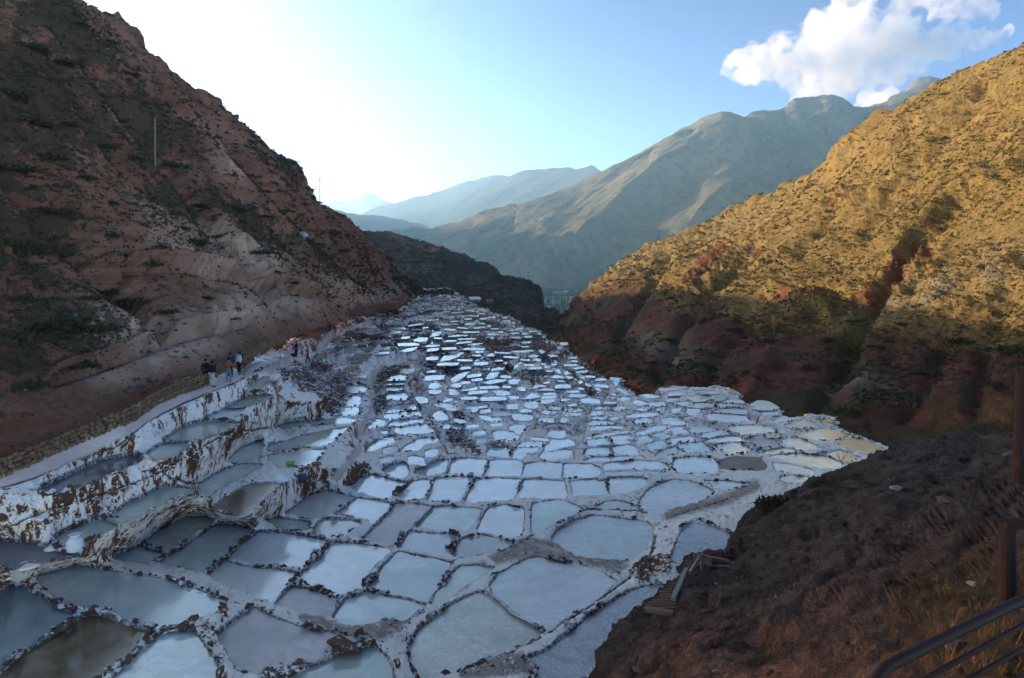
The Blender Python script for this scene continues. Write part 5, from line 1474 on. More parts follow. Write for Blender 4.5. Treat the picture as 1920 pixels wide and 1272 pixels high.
person(617, 621, -0.8, 'black_cloth', 'black_cloth', "lone person in black walking far along the upper path", 'walk', h=1.7)
b_ = MB(); b_.lathe([(.02, 0), (.28, .02), (.32, .2), (.22, .38), (.05, .42)], 12, wob=.12, seed=4); o = b_.build("bag", M['black_cloth'], None, True)
o.location = tuple(field_pt(548.5, 669)); tag(o, "black bag on the path at the feet of the person in bright blue", "bag")

# ---------------------------------------------------------------- utility poles
def pole(H, u, v, hpx, label, cross=True):
    P, n_ = hill_pt(H, u, v); d = P[1]; h = hpx / F * d
    root = empty("utility_pole", (P[0], P[1], P[2] - .4)); tag(root, label, "utility pole", "wooden utility poles on the left hillside")
    MB().tube([(0, 0, 0), (0.0, 0, h + .4)], [.15, .10], 10).build("pole_shaft", M['pole_wood'], root)
    if cross:
        MB().box((0, -.12, h - .35), (1.9, .10, .12), None, .01).build("crossarm", M['pole_wood'], root)
        for x in (-.85, .85): MB().lathe([(.03, 0), (.06, .05), (.03, .12), (.06, .18), (.02, .25)], 8, (x, -.12, h - .29)).build("insulator", M['white_cloth'], root)
pole(LH, 291, 322, 102, "tall bare pole on the shaded left hillside", False)
pole(LH, 598, 398, 66, "utility pole with crossarm standing on the hill crest against the sky")
pole(LH, 725, 521, 32, "small far pole near the end of the left hillside", False)

# ---------------------------------------------------------------- shrubs, tufts, rocks
def clump_np(seed, n=170, leaf=0.16, flat=0.6, up=0.3):
    r = np.random.default_rng(seed); a = r.normal(size=(n, 3)); a /= np.linalg.norm(a, axis=1, keepdims=True)
    lob = r.uniform(-.5, .5, size=(5, 3)) * (1, 1, .2)
    c = lob[r.integers(5, size=n)] + a * (r.uniform(.25, .62, n) ** 0.8)[:, None] * (1, 1, flat); c[:, 2] = np.abs(c[:, 2]) * .9
    d1 = r.normal(size=(n, 3)); d1[:, 2] += up; d1 /= np.linalg.norm(d1, axis=1, keepdims=True); d2 = np.cross(d1, r.normal(size=(n, 3))); d2 /= np.linalg.norm(d2, axis=1, keepdims=True) + 1e-6
    s = leaf * r.uniform(.6, 1.5, n)[:, None]
    V = np.stack([c - d2 * s * .5, c + d2 * s * .5, c + d1 * s * 1.3], 1).reshape(-1, 3)
    return V, np.arange(3 * n).reshape(-1, 3)
SHR = []
for k in range(5):
    me = mesh_np("shrub", *clump_np(300 + k, 420, 0.13, 0.55), smooth=False); me.materials.append(M_SHR); SHR.append(me)
def shrub(H, u, v, wpx, label, group, cat="shrub", mat=None):
    P, n_ = hill_pt(H, u, v); s = wpx / F * P[1] * 0.55
    o = link("shrub", SHR[RNG.integers(5)]); o.location = tuple(P - (0, 0, s * .05)); o.scale = (s, s, s * RNG.uniform(.65, .95)); o.rotation_euler = (0, 0, RNG.uniform(0, 6.28))
    tag(o, label, cat, group); return o
named = [(250, 572, 78, "large dark green shrub on the bare slope above the middle of the stone wall"), (205, 548, 58, "dark shrub just left of the largest slope shrub"), (312, 585, 50, "dark shrub just right of the largest slope shrub"),
         (325, 525, 64, "broad green shrub on the ledge above the large slope shrub"), (272, 500, 54, "green shrub at the left end of the slope ledge"), (362, 455, 60, "dark shrub halfway up the hillside in the brown gully"),
         (490, 478, 46, "round dark shrub right of the hillside gully"), (328, 312, 48, "bushy green shrub right beside the tall bare pole"), (500, 406, 36, "green shrub below the pale scree"), (548, 530, 36, "shrub on the pale soil fan"),
         (470, 572, 46, "olive shrub above the taller crumbling wall"), (620, 438, 50, "dark shrub below the crossarm pole"), (736, 523, 38, "dark hedge like shrub at the far end of the left hill"), (782, 523, 30, "last dark shrub above the top of the salt slope"), (430, 212, 13, "single small bush on the left skyline")]
for (u, v, w, l) in named: shrub(LH, u, v, w, l, "shrubs on the left hillside")
for (u, v, w) in [(60, 470, 90), (20, 455, 70), (95, 400, 80), (120, 475, 60), (100, 610, 120), (30, 640, 110), (160, 622, 80), (130, 690, 100), (50, 720, 90), (200, 440, 50), (30, 560, 60), (160, 560, 50),
                  (380, 380, 46), (440, 392, 44), (410, 440, 40), (420, 512, 44), (390, 560, 44), (270, 628, 28), (440, 600, 30), (300, 470, 40), (230, 225, 34), (180, 180, 46), (120, 120, 60), (60, 90, 70), (60, 230, 80), (20, 320, 90),
                  (100, 300, 60), (160, 330, 50), (210, 380, 46), (250, 300, 40), (300, 200, 36), (350, 240, 34), (400, 260, 30), (430, 330, 30), (470, 330, 34), (500, 360, 30), (540, 400, 26), (570, 380, 24), (600, 455, 36), (640, 470, 36), (665, 500, 30), (700, 508, 22),
                  (545, 478, 26), (590, 500, 26), (510, 452, 26), (340, 425, 36), (130, 235, 50), (200, 280, 46), (10, 180, 90), (250, 140, 34), (210, 80, 36), (150, 50, 40)]:
    shrub(LH, u + RNG.uniform(-5, 5), v + RNG.uniform(-5, 5), w * .9, "low dark green shrub growing on the shaded left hillside", "plain shrubs on the left hillside")
for (u, v, w, l) in [(1660, 752, 110, "very large dark shrub mass on the shaded foot of the right hillside"), (1590, 775, 60, "dark shrub at the lower edge of the shaded right hillside behind the lobe"), (1890, 660, 70, "dark shrub at the right border on the shaded slope")]:
    shrub(RH, u, v, w, l, "large shrubs on the right hillside")
for (u, v, w) in [(1740, 700, 50), (1800, 640, 50), (1640, 650, 30), (1450, 640, 36), (1380, 620, 32), (1400, 700, 30), (1290, 600, 26), (1250, 640, 30), (1200, 600, 22), (1330, 690, 30), (1520, 690, 34), (1850, 500, 34), (1780, 560, 30), (1700, 610, 30),
                  (1260, 560, 16), (1550, 640, 30), (1220, 680, 26), (1600, 600, 26), (1880, 730, 60), (1480, 600, 22)]:
    shrub(RH, u, v, w, "dark shrub growing on the right hillside", "shrubs on the right hillside")

TUF = [clump_np(320 + k, 13, 0.45, 0.7, .6) for k in range(6)]
def blades(seed, n=9):
    r = np.random.default_rng(seed); V = []
    for _ in range(n):
        a = r.uniform(0, 6.28); o_ = r.normal(size=3) * .35; o_[2] = 0; l = r.uniform(.8, 1.6); t_ = np.array([math.cos(a) * .6, math.sin(a) * .6, 1.0]) * l; s_ = np.array([-math.sin(a), math.cos(a), 0]) * .045
        V += [o_ - s_, o_ + s_, o_ + t_]
    return np.array(V), np.arange(3 * n).reshape(-1, 3)
BLD = [blades(350 + k) for k in range(6)]
def scatter(H, name, mat, n, dens, smin, smax, label, vmin=None, px=None, T_=None):
    _, G, N_, U, V, _a = H; nr = U.shape[1]; bag = Bag(); cnt_ = 0
    nu = U.shape[0]; I = RNG.integers(1, nu - 1, n * 6); Jx = RNG.integers(2, nr - 1, n * 6)
    P = G[I, Jx]; uu = U[I, Jx]; vv = V[I, Jx]
    k = (uu > -80) & (uu < 2000) & (vv > -40) & (vv < 1330) & (dens(uu, vv, P) > RNG.uniform(0, 1, n * 6))
    I, Jx, P = I[k][:n], Jx[k][:n], P[k][:n]
    for p_ in P:
        s = RNG.uniform(smin, smax) * (p_[1] / 100.0 if px else 1)
        bag.add((T_ or TUF)[RNG.integers(6)], p_ - (0, 0, 0.0), s, RNG.uniform(0, 6.28))
    o = link(name, bag.mesh(name), mat); tag(o, label, None, None, 'stuff'); return o
def dl(uu, vv, P):
    veg = blob(uu, vv, [(120, 60, 160, 80, 40), (60, 200, 190, 160, 30), (250, 250, 140, 80, 45), (60, 450, 110, 70, 10), (300, 400, 100, 50, 40), (480, 260, 150, 32, 50), (450, 420, 150, 34, 38), (90, 620, 120, 60, 10), (600, 480, 90, 30, 35)])
    return np.clip(0.16 + 0.75 * veg + 0.5 * fbm(P, 12, 3, 401), 0, 1) * np.where(vv > np.interp(uu, [0, 300, 600], [760, 660, 560]), 0.15, 1)
scatter(LH, "hillside_scrub", M_SHR, 8500, dl, 0.16, 0.55, "scattered dark scrub covering the left hillside", px=True)
scatter(LH, "dry_tufts", M_DRYG, 5000, lambda a, b, P: np.clip(.35 + .6 * fbm(P, 9, 3, 403), 0, 1), 0.12, 0.32, "dry grass tufts between the shrubs of the left hillside", px=True)
ln_ = lambda uu: np.interp(uu, [1030, 1160, 1290, 1400, 1500, 1600, 1920, 2700], [560, 540, 575, 610, 625, 640, 650, 680])
scatter(RH, "olive_tussocks", M_OLIVE, 9000, lambda a, b, P: np.clip(.35 + 1.3 * fbm(P, 16, 3, 405), 0, 1) * (b < ln_(a) + 20), 0.18, 0.46, "olive tussocks dotting the golden hillside", px=True)
scatter(RH, "straw_tussocks", M_STRAW, 8000, lambda a, b, P: np.clip(.5 + .5 * fbm(P, 10, 3, 407), 0, 1) * (b < ln_(a) + 10), 0.14, 0.34, "straw coloured tussocks on the golden hillside", px=True)
scatter(RH, "shade_scrub", M_SHR, 6500, lambda a, b, P: np.clip(.25 + 1.1 * fbm(P, 14, 3, 409), 0, 1) * (b > ln_(a) - 60), 0.18, 0.55, "dark scrub on the lower right hillside", px=True)
scatter(MH, "ridge_scrub", M_SHR, 6500, lambda a, b, P: np.clip(.5 + .8 * fbm(P, 40, 3, 411), 0, 1), 0.13, 0.34, "dark scrub covering the middle ridge", px=True)
scatter(GM, "mound_grass", M_DRYG, 2200, lambda a, b, P: np.clip(blob(a, b, [(1840, 1140, 90, 60, -30), (1550, 905, 40, 16, -20), (1900, 1230, 200, 60, 0), (1440, 1240, 60, 26, 0), (1690, 1130, 30, 20, 0)]) - .12, 0, 1), 0.05, 0.13, "dry grass on the near mound", T_=BLD)
BAR = Bag()
PEB = [rock_mesh("stone", 240 + k, 13, 0.45) for k in range(6)]
_, G_, _, U_, V_, _ = GM; nr_ = U_.shape[1]
for _ in range(3400):
    i = RNG.integers(2, U_.shape[0] - 2); j = RNG.integers(5, nr_ - 2); P = G_[i, j]
    if U_[i, j] > 2000 or V_[i, j] > 1340: continue
    s = RNG.uniform(.018, .055) * (1.8 if RNG.uniform() < .12 else 1) * np.clip(P[1] / 18, .35, 1.6)
    BAR.add(SM[RNG.integers(5)], P, np.array([s * 1.4, s, s * .7]), RNG.uniform(0, 6.28))
tag(link("pebbles", BAR.mesh("pebbles"), M_ROCK), "loose pebbles and clods on the near mound", None, None, 'stuff')
BAR = Bag()
for _ in range(9000):
    i = RNG.integers(2, U_.shape[0] - 2); j = RNG.integers(5, nr_ - 2); P = G_[i, j]
    if U_[i, j] > 2000 or V_[i, j] > 1340: continue
    s = (.03 + .20 * RNG.uniform() ** 2.4) * np.clip(P[1] / 18, .3, 1.7)
    BAR.add(SM[RNG.integers(5)], P - (0, 0, s * .2), np.array([s * 1.2, s, s * .8]), RNG.uniform(0, 6.28))
tag(link("soil_clods", BAR.mesh("soil_clods"), M_MOUND), "broken clods of brown soil on the near mound", None, None, 'stuff')
for me in PEB: me.materials.append(M_ROCK)
PEBP = [m_.copy() for m_ in PEB]
for me in PEBP: me.materials.clear(); me.materials.append(M_PALEROCK)
def rock(H, u, v, wpx, label, pale=False, flat=1.0, name="rock", cat="rock", group=None):
    P, n_ = hill_pt(H, u, v); s = wpx / F * P[1] * .5
    o = link(name, (PEBP if pale else PEB)[RNG.integers(6)]); o.location = tuple(P + (0, 0, s * .15)); o.scale = (s, s * .9, s * flat * 1.2); o.rotation_euler = (RNG.uniform(-.2, .2), RNG.uniform(-.2, .2), RNG.uniform(-.6, .6))
    tag(o, label, cat, group); return o
for (u, v, w, l, pale) in [(1676, 918, 34, "grey rounded rock on the mound crest left of centre", True), (1646, 953, 22, "small flat pale rock below the grey rounded rock", True), (1735, 880, 16, "tiny pale flat stone near the mound skyline", True),
                           (1780, 945, 60, "dark flat boulder half buried on the upper mound", False), (1830, 905, 44, "dark rock near the upper right of the mound", False), (1895, 860, 60, "dark boulder against the post at the right border", False),
                           (1172, 1170, 26, "dark rounded rock at the left tip of the mound", False), (1155, 1186, 24, "second dark rock below the one at the left tip of the mound", False), (1198, 1262, 34, "ochre brown boulder at the bottom edge of the mound", False), (1352, 1262, 36, "dark boulder at the bottom edge right of the ochre one", False),
                           (1825, 1098, 30, "pale grey stone in the dry grass by the near post", True), (1800, 1215, 70, "big shaded boulder behind the near handrail", False), (1380, 1085, 16, "flat pinkish stone right of the wooden steps", True), (1345, 1095, 12, "small stone right of the grey beam", True),
                           (1460, 1122, 22, "flat pinkish stone pair lower on the mound", True), (1300, 1150, 22, "dry clod shaped rock below the steps", False), (1255, 1215, 24, "brown rock left of centre near the bottom", False), (1540, 1010, 24, "brown rock in the middle of the mound", False),
                           (1420, 1010, 30, "dark rock beside the blue grey pond corner", False), (1700, 1010, 34, "rough dark clod on the mound", False), (1560, 920, 14, "little pale stone by the grass tuft on the crest", True)]:
    rock(GM, u, v, w, l, pale, 0.7, group="rocks on the near mound")
rock(LH, 566, 446, 42, "pale white boulder standing out on the left hillside", True, .9)
rock(LH, 46, 731, 22, "small pale slab lying on the dark lower left slope", True, .5)
for (u, v, w, l) in [(238, 735, 26, "grey rock on the bench above the stone wall"), (262, 728, 24, "second grey rock on the bench above the stone wall"), (300, 718, 26, "dark rock of the heap above the wall"), (215, 750, 18, "small grey rock above the left stone wall")]: rock(LH, u, v, w, l, False, .8, group="rocks heaped above the wall")
# agaves on the left slope
def agave_mesh():
    r = np.random.default_rng(5); V = []; Fc = []
    for k in range(26):
        a = r.uniform(0, 6.28); el = r.uniform(.25, 1.3); L_ = r.uniform(.7, 1.0); d = np.array([math.cos(a) * math.cos(el), math.sin(a) * math.cos(el), math.sin(el)]); s = np.array([-math.sin(a), math.cos(a), 0]) * .06
        b = len(V); V += [d * .1 - s, d * .1 + s, d * L_ * .5 + s * 1.3 + (0, 0, -.03), d * L_ * .5 - s * 1.3 + (0, 0, -.03), d * L_]; Fc += [(b, b + 1, b + 2), (b, b + 2, b + 3), (b + 3, b + 2, b + 4)]
    return mesh_np("agave", np.array(V), np.array(Fc), False)
am = agave_mesh(); am.materials.append(M_AGAVE)
for (u, v, w, l) in [(192, 618, 26, "grey spiky agave among the lower left shrubs"), (208, 622, 22, "grey agave right of the first low agave"), (140, 595, 22, "agave left of the pair on the lower slope"), (285, 365, 18, "agave under the tall bare pole"), (480, 440, 16, "agave on the mid hillside right of the gully"), (340, 450, 18, "agave in the brown gully")]:
    P, n_ = hill_pt(LH, u, v); s = w / F * P[1] * .6; o = link("agave", am); o.location = tuple(P); o.scale = (s, s, s); tag(o, l, "agave", "agaves on the left hillside")
# shrub and twig on the mound
P, _n = hill_pt(GM, 1462, 968); o = link("shrub", SHR[1]); o.location = tuple(P + (0, -.3, .35)); o.scale = (1.1, 1.0, 1.5); tag(o, "dark twiggy shrub on the mound edge above the frost crusted pond", "shrub")
tw = MB(); P, _n = hill_pt(GM, 1578, 880)
for a, b in [((0, 0, 0), (.1, 0, .9)), ((.03, 0, .35), (-.3, .05, .75)), ((.06, 0, .5), (.35, -.05, .95)), ((-.12, .02, .5), (-.2, 0, .9))]: tw.tube([a, b], [.018, .006], 5)
o = tw.build("bare_twig", M['bark']); o.location = tuple(P); tag(o, "thin bare twig sticking up from the mound crest", "twig")

# ---------------------------------------------------------------- salt sack, heaps, basin, bag
def on_field(u, v, dz=0.0): p_ = field_pt(u, v); p_[2] += dz; return tuple(p_)
r_ = empty("salt_sack", on_field(140, 1031)); tag(r_, "white woven sack of salt standing at the corner of the left terraces", "sack")
MB().lathe([(.20, 0), (.30, .05), (.33, .22), (.30, .40), (.26, .50), (.17, .58)], 16, wob=.05, seed=2).build("sack_body", M['sack'], r_, True)
MB().lathe([(.13, .56), (.15, .60), (.24, .70), (.22, .72), (.08, .64)], 14, wob=.10, seed=3).build("sack_neck", M['sack'], r_, True)
def heap(u, v, wpx, hf, label):
    P = on_field(u, v, -.03); w = wpx / F * P[1] * .5
    o = MB().lathe([(w, 0), (w * .75, w * hf * .35), (w * .45, w * hf * .7), (w * .18, w * hf * .95), (.01, w * hf)], 18, wob=.12, seed=int(u)).build("salt_heap", M['salt'], None, True)
    o.location = P; tag(o, label, "salt heap", "heaps of harvested salt")
heap(99, 1030, 30, .5, "low white salt heap just left of the sack"); heap(52, 1062, 44, .35, "flat blue white salt heap on the mud below the sack")
heap(522, 905, 40, .45, "smooth white salt fan under the wall with the green basin"); heap(795, 745, 30, .6, "white salt heap beside the tan pond on the middle steps"); heap(893, 604, 14, .8, "tiny white cone of salt high on the far slope")
P = np.array(on_field(545, 876)); P[2] = min(P[2] + 0.02, P[2] + .1)
r_ = MB().lathe([(.16, 0), (.20, .02), (.30, .20), (.33, .22), (.29, .20), (.17, .05)], 20).build("basin", M['green'], None, True); r_.location = tuple(P); tag(r_, "bright green plastic basin at the pond corner", "basin")
r_ = MB().lathe([(.12, 0), (.34, .05), (.36, .22), (.22, .40), (.06, .44)], 14, wob=.12, seed=8).build("bag", M['bluebag'], None, True); r_.location = on_field(563, 906, .02); tag(r_, "dark blue bundle below the green basin", "bag")
rk = link("rock", WS[2]); rk.location = on_field(591, 876, .1); rk.scale = (.45, .3, .2); tag(rk, "flat rust coloured rock on the pond corner right of the green basin", "rock")
rk = link("rock", STONES[3]); rk.location = on_field(648, 1208, .2); rk.scale = (.9, .7, .45); tag(rk, "broad salted boulder between the front ponds", "rock")

# ---------------------------------------------------------------- wooden steps
def md_(u, v): return float(hill_pt(GM, u, v)[0][1])
st = empty("wooden_steps", tuple(unp(1262, 1095, md_(1262, 1095) - .6))); tag(st, "ramp of rusty slats with a grey beam leading down to the pond", "steps")
sl = np.array(st.location)
def W(u, v, d): return Vector(unp(u, v, d) - sl)
_a, _b = md_(1316, 1056), md_(1250, 1150)
def DS(t): return min(_a, 31.6) * (1 - t) + min(_b, 28.2) * t - .75
for k in range(19):
    t_ = k / 18; ul = 1301 + (1209 - 1301) * t_; vv = 1050 + (1141 - 1050) * t_; ur = np.interp(t_, [0, .2, 1], [1312, 1297, 1266]); d = DS(t_)
    MB().beam(W(ul + RNG.uniform(-3, 3), vv, d), W(ur, vv - 1.5, d), .085, .05).build("slat", M['rust_wood'], st)
MB().beam(W(1287, 1067, DS(.2) - .25), W(1262, 1124, DS(.85) - .25), .17, .12).build("side_beam", M['grey_wood'], st)
MB().beam(W(1312, 1043, DS(0) - .3), W(1293, 1074, DS(.25) - .3), .10, .10).build("diagonal_brace", M['grey_wood'], st)
MB().beam(W(1209, 1142, DS(1)), W(1262, 1150, DS(1) - .2), .22, .14).build("sill_log", M['brown_wood'], st)
MB().beam(W(1299, 1040, DS(0) - .1), W(1367, 1053, DS(0) - .5), .14, .14).build("cross_beam", M['brown_wood'], st)
MB().beam(W(1325, 1061, DS(0) - .3), W(1370, 1062, DS(0) - .8), .10, .06).build("plank", M['grey_wood'], st)
MB().beam(W(1317, 1038, DS(0) - .3), W(1315, 1068, DS(0) - .3), .12, .12).build("post", M['grey_wood'], st)
MB().tube([W(1327, 1053, DS(0) - .7), W(1329, 1050, DS(0) + .6)], .19, 12).build("log_end", M['brown_wood'], st)

# ---------------------------------------------------------------- near railing and posts
rl = empty("handrail", tuple(unp(1800, 1190, 3.2))); tag(rl, "dark red metal handrail slanting across the lower right corner", "railing"); sl = np.array(rl.location)
MB().tube([W(1600, 1420, 2.7), W(1642, 1275, 2.8), W(1660, 1252, 2.85), W(1700, 1231, 2.92), W(1920, 1124, 3.4), W(2200, 985, 4.2)], .024, 12).build("top_rail", M['rail'], rl, True)
for a, b, c, d in ((1700, 1290, 1930, 1165), (1790, 1290, 1935, 1206), (1880, 1290, 1940, 1252)):
    MB().tube([W(a - 60, b + 34, 2.85), W(c, d, 3.4), W(c + 240, d - 140, 4.2)], .012, 8).build("lower_rail", M['rail'], rl, True)
MB().tube([W(2060, 1056, 3.8), W(2062, 1500, 3.8)], .02, 8).build("rail_post", M['rail'], rl, True)
fp = empty("fence_post", tuple(unp(1888, 1180, 6.4))); tag(fp, "thick dark wooden post rising behind the handrail", "fence post"); sl = np.array(fp.location)
MB().tube([W(1888, 1215, 6.4), W(1889, 977, 6.4)], [.075, .068], 12).build("post_shaft", M['dark_post'], fp)
MB().beam(W(1886, 983, 6.3), W(2100, 978, 6.0), .06, .08).build("top_board", M['dark_post'], fp)
fp = empty("tall_post", tuple(unp(1918, 850, 9.0))); tag(fp, "dark tall post cut by the right border above the mound", "fence post"); sl = np.array(fp.location)
MB().tube([W(1912, 905, 9.0), W(1917, 690, 9.0)], [.085, .075], 12).build("post_shaft", M['dark_post'], fp)
MB().box(W(1917, 868, 9.0), (.24, .2, .12), None, .02).build("post_footing", M['dark_post'], fp)

# ---------------------------------------------------------------- huts, village, valley trees, river
def hut(u, v, wpx, hpx, d, roof, wall, label, ang=0.0, name="hut"):
    w = wpx / F * d; h = hpx / F * d; P = unp(u, v, d); root = empty(name, tuple(P), ang); tag(root, label, name)
    MB().box((0, 0, h * .3), (w * .86, w * .6, h * .6)).build("wall", wall, root)
    MB().box((0, 0, h * .72), (w, w * .8, h * .16), Matrix.Rotation(.22, 3, 'X')).build("roof", roof, root)
    MB().box((0, -w * .302, h * .22), (w * .14, .05, h * .42)).build("door", M['bark'], root)
hut(890.5, 566, 21, 9, 312, M['metalroof'], M['adobe'], "small hut with a pale blue sheet roof at the top edge of the ponds", .3)
hut(918.5, 567.5, 14, 6, 330, M['tile'], M['adobe'], "second low brown hut right of the blue roofed hut", .1)
vr = RNG.uniform(0, 1, (12, 3))
for k in range(12):
    u = 1040 + 48 * vr[k, 0]; d = 2750 - 500 * vr[k, 1]; v = VH - ZF / d * F
    root = empty("house", (*unp(u, v, d)[:2], ZF), vr[k, 2]); tag(root, "tiny pale village house among trees on the valley floor", "house", "village houses on the valley floor")
    MB().box((0, 0, 2.5), (12, 8, 5)).build("wall", M['plaster'], root)
    MB().box((0, 0, 5.6), (13, 9, 1.4), Matrix.Rotation(.12, 3, 'X')).build("roof", M['tile'] if k % 3 else M['metalroof'], root)
def tree_mesh(seed, n=60, nar=.22):
    r = np.random.default_rng(seed); t = r.uniform(0, 1, n) ** .8; a = r.uniform(0, 6.28, n); R = nar * (1 - t) * r.uniform(.6, 1.15, n) + .02
    c = np.stack([np.cos(a) * R, np.sin(a) * R, .12 + .88 * t], 1); s = .16 * (1.1 - t * .6)
    d = np.stack([np.cos(a), np.sin(a), -0.5 + 0 * a], 1) * s[:, None]; b = np.stack([-np.sin(a), np.cos(a), 0 * a], 1) * s[:, None] * .7
    V = np.stack([c - b - d * .3, c + b - d * .3, c + d * .6 + (0, 0, 0)], 1).reshape(-1, 3); V2_ = np.stack([c - b, c + b, c + np.array([0, 0, .22])], 1).reshape(-1, 3)
    return mesh_np("crown", np.vstack([V, V2_]), np.arange(6 * n).reshape(-1, 3), False)
CR_ = [tree_mesh(500 + k) for k in range(4)]
TR = MB().tube([(0, 0, 0), (0, 0, .35)], [.03, .018], 6).build("trunk", M['bark']); trm = TR.data; bpy.data.objects.remove(TR)
for m_ in CR_: m_.materials.append(M['conifer'])
for k in range(70):
    row = k % 3; d = [1560, 1800, 2080][row] * RNG.uniform(.97, 1.03); u = RNG.uniform(1008 if row else 1030, [1098, 1106, 1112][row])
    P = unp(u, VH, d); h = RNG.uniform(13, 24)
    root = empty("conifer", (P[0], P[1], ZF)); tag(root, "dark conifer in the rows of trees on the valley floor", "tree", "conifers on the valley floor")
    c = link("crown", CR_[k % 4], None, root); c.scale = (h, h, h); t_ = link("trunk", trm, None, root); t_.scale = (h, h, h)
ym = tree_mesh(520, 90, .3); ym.materials.append(M['yellowtree'])
root = empty("yellow_tree", (*unp(1090, VH, 1500)[:2], ZF)); tag(root, "tall yellow tree at the mouth of the gorge", "tree"); c = link("crown", ym, None, root); c.scale = (26, 26, 34); t_ = link("trunk", trm, None, root); t_.scale = (26, 26, 34)
wb = Bag()
for k in range(1500):
    d = RNG.uniform(2350, 3100); u = RNG.uniform(960, 1130)
    if 1035 < u < 1092 and 2400 < d < 2850 and RNG.uniform() < .8: continue
    if fbm(np.array([[u / 20, d / 150, 0]]), 1, 2, 77)[0] < -.25: continue
    P = unp(u, VH, d); P[2] = ZF; wb.add(TUF[RNG.integers(6)], P, np.array([9, 9, 13]) * RNG.uniform(.7, 1.4), 0)
tag(link("valley_woods", wb.mesh("valley_woods"), M['conifer']), "dark woods along the foot of the big mountain", None, None, 'stuff')
rv = np.array([[60, 2230, ZF + .3], [340, 2190, ZF + .3], [345, 2260, ZF + .3], [60, 2300, ZF + .3]], float)
tag(link("river", mesh_np("river", rv, np.array([[0, 1, 2, 3]]), False), M['river']), "pale river crossing the valley floor", kind='structure')
rv = np.array([[80, 1400, ZF + .3], [200, 1390, ZF + .3], [200, 1450, ZF + .3], [80, 1455, ZF + .3]], float)
tag(link("river", mesh_np("river", rv, np.array([[0, 1, 2, 3]]), False), M['river']), "blue strip of water at the mouth of the gorge", kind='structure')
# ---------------------------------------------------------------- clouds above the right-hand peaks
def cloud(name, lobes, dist, dens, label, seed, vox=48.0):
    bm = bmesh.new()
    r = np.random.default_rng(seed)
    for (u, v, rad) in lobes:
        d = dist * (1 + r.uniform(-0.03, 0.03)); c = unp(u, v, d); R = rad * 1.45 / F * dist
        bmesh.ops.create_icosphere(bm, subdivisions=3, radius=1.0, matrix=Matrix.Translation(Vector(c)) @ Matrix.Diagonal((R, R * 1.1, R * 0.9, 1)))
    me = bpy.data.meshes.new(name); bm.to_mesh(me); bm.free()
    tmp = bpy.data.objects.new("tmp", me); COL.objects.link(tmp)
    md = tmp.modifiers.new("r", 'REMESH'); md.mode = 'VOXEL'; md.voxel_size = vox
    dg = bpy.context.evaluated_depsgraph_get(); ev = tmp.evaluated_get(dg); m2 = ev.to_mesh()
    V = np.array([x.co[:] for x in m2.vertices]); m2.calc_loop_triangles(); T_ = np.array([x.vertices[:] for x in m2.loop_triangles])
    ev.to_mesh_clear(); bpy.data.objects.remove(tmp); bpy.data.meshes.remove(me)
    N = normals(V, T_)
    b1 = 1 - np.abs(fbm(V, 700, 2, seed)) * 2.4; b2 = 1 - np.abs(fbm(V, 300, 2, seed + 3)) * 2.4; b3 = 1 - np.abs(fbm(V, 130, 3, seed + 5)) * 2.4
    V = V + N * (-b1 * 150 - b2 * 95 - b3 * 75 + 130 + fbm(V, 1500, 2, seed + 7) * 120)[:, None]
    me0 = mesh_np("t", V, T_, True); tmp = bpy.data.objects.new("tmp", me0); COL.objects.link(tmp)
    md = tmp.modifiers.new("r", 'REMESH'); md.mode = 'VOXEL'; md.voxel_size = vox * 0.6
    dg = bpy.context.evaluated_depsgraph_get(); me = bpy.data.meshes.new_from_object(tmp.evaluated_get(dg)); me.name = name
    bpy.data.objects.remove(tmp); bpy.data.meshes.remove(me0); me.materials.clear()
    m = bpy.data.materials.new(name + "_vapour"); m.use_nodes = True; n = m.node_tree.nodes; n.remove(n["Principled BSDF"])
    v = n.new("ShaderNodeVolumePrincipled"); v.inputs["Color"].default_value = (0.66, 0.70, 0.77, 1); v.inputs["Density"].default_value = dens; v.inputs["Anisotropy"].default_value = 0.2
    g = n.new("ShaderNodeNewGeometry"); nz = n.new("ShaderNodeTexNoise"); nz.inputs["Scale"].default_value = 1 / 420.0; nz.inputs["Detail"].default_value = 7; nz.inputs["Roughness"].default_value = 0.68
    mr = n.new("ShaderNodeMapRange"); mr.inputs["From Min"].default_value = 0.43; mr.inputs["From Max"].default_value = 0.60; mr.inputs["To Min"].default_value = 0.0; mr.inputs["To Max"].default_value = dens * 1.3
    L_ = m.node_tree.links; L_.new(g.outputs["Position"], nz.inputs["Vector"]); L_.new(nz.outputs["Fac"], mr.inputs["Value"]); L_.new(mr.outputs[0], v.inputs["Density"])
    L_.new(v.outputs[0], n["Material Output"].inputs["Volume"])
    o = link(name, me, m); tag(o, label, "cloud"); return o
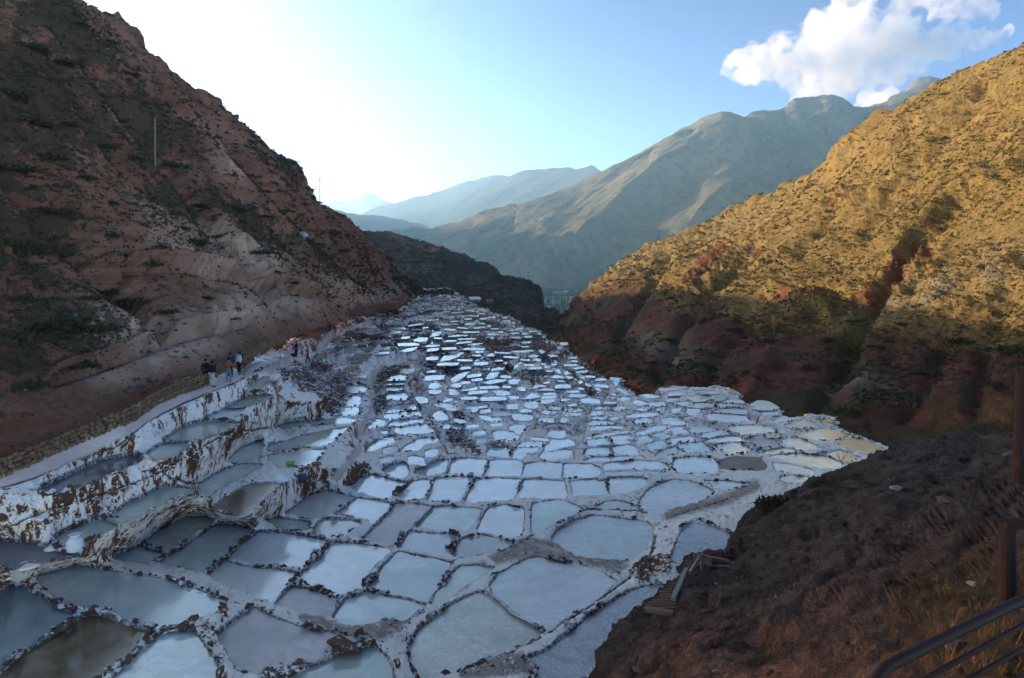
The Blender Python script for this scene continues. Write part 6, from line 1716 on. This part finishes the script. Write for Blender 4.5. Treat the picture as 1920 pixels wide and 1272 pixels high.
cloud("cumulus_cloud", [(1385, 112, 16), (1398, 140, 14), (1412, 100, 24), (1450, 118, 30), (1490, 100, 36), (1500, 140, 26), (1545, 85, 46), (1555, 130, 38), (1600, 30, 34), (1590, 75, 45), (1610, 125, 40), (1650, 90, 42), (1660, 135, 26), (1690, 60, 32), (1700, 20, 18), (1720, 95, 32), (1770, 80, 30), (1820, 78, 22), (1860, 70, 16), (1885, 60, 10), (1660, 40, 26), (1530, 160, 20), (1580, 165, 18)],
      12500, 0.0030, "large bright white cumulus cloud above the right peaks", 201)
cloud("cumulus_cloud", [(1770, 0, 26), (1810, 2, 26), (1850, 8, 18), (1740, -20, 30), (1800, -30, 30)], 12500, 0.003, "smaller cloud cut by the top edge above the large one", 203)
cloud("cumulus_cloud", [(1630, 196, 14), (1655, 190, 16), (1680, 184, 12), (1640, 206, 12), (1610, 205, 9)], 13500, 0.004, "small white cloud low behind the ridge saddle", 205)
cloud("cumulus_cloud", [(640, 350, 14), (665, 346, 18), (690, 345, 22), (715, 350, 18), (735, 358, 12)], 20000, 0.0016, "faint pale cloud over the snow peak", 207, 120)
# ---------------------------------------------------------------- the air of the valley
def haze():
    x0, x1, y0, y1, z0, z1 = -16000, 16000, -1500, 15500, ZF - 60, 1420
    V = [(x, y, z) for x in (x0, x1) for y in (y0, y1) for z in (z0, z1)]
    Fc = [(0, 1, 3, 2), (4, 6, 7, 5), (0, 4, 5, 1), (2, 3, 7, 6), (0, 2, 6, 4), (1, 5, 7, 3)]
    me = bpy.data.meshes.new("haze"); me.from_pydata(V, [], Fc)
    m = bpy.data.materials.new("haze"); m.use_nodes = True
    n = m.node_tree.nodes; n.remove(n["Principled BSDF"])
    v = n.new("ShaderNodeVolumePrincipled"); v.inputs["Color"].default_value = (0.58, 0.86, 1.0, 1)
    v.inputs["Density"].default_value = HAZE_D; v.inputs["Anisotropy"].default_value = HAZE_G
    m.node_tree.links.new(v.outputs[0], n["Material Output"].inputs["Volume"])
    tag(link("haze", me, m), "thin blue haze filling the valley", kind='stuff')
HAZE_D = 1.3e-4; HAZE_G = 0.7
haze()
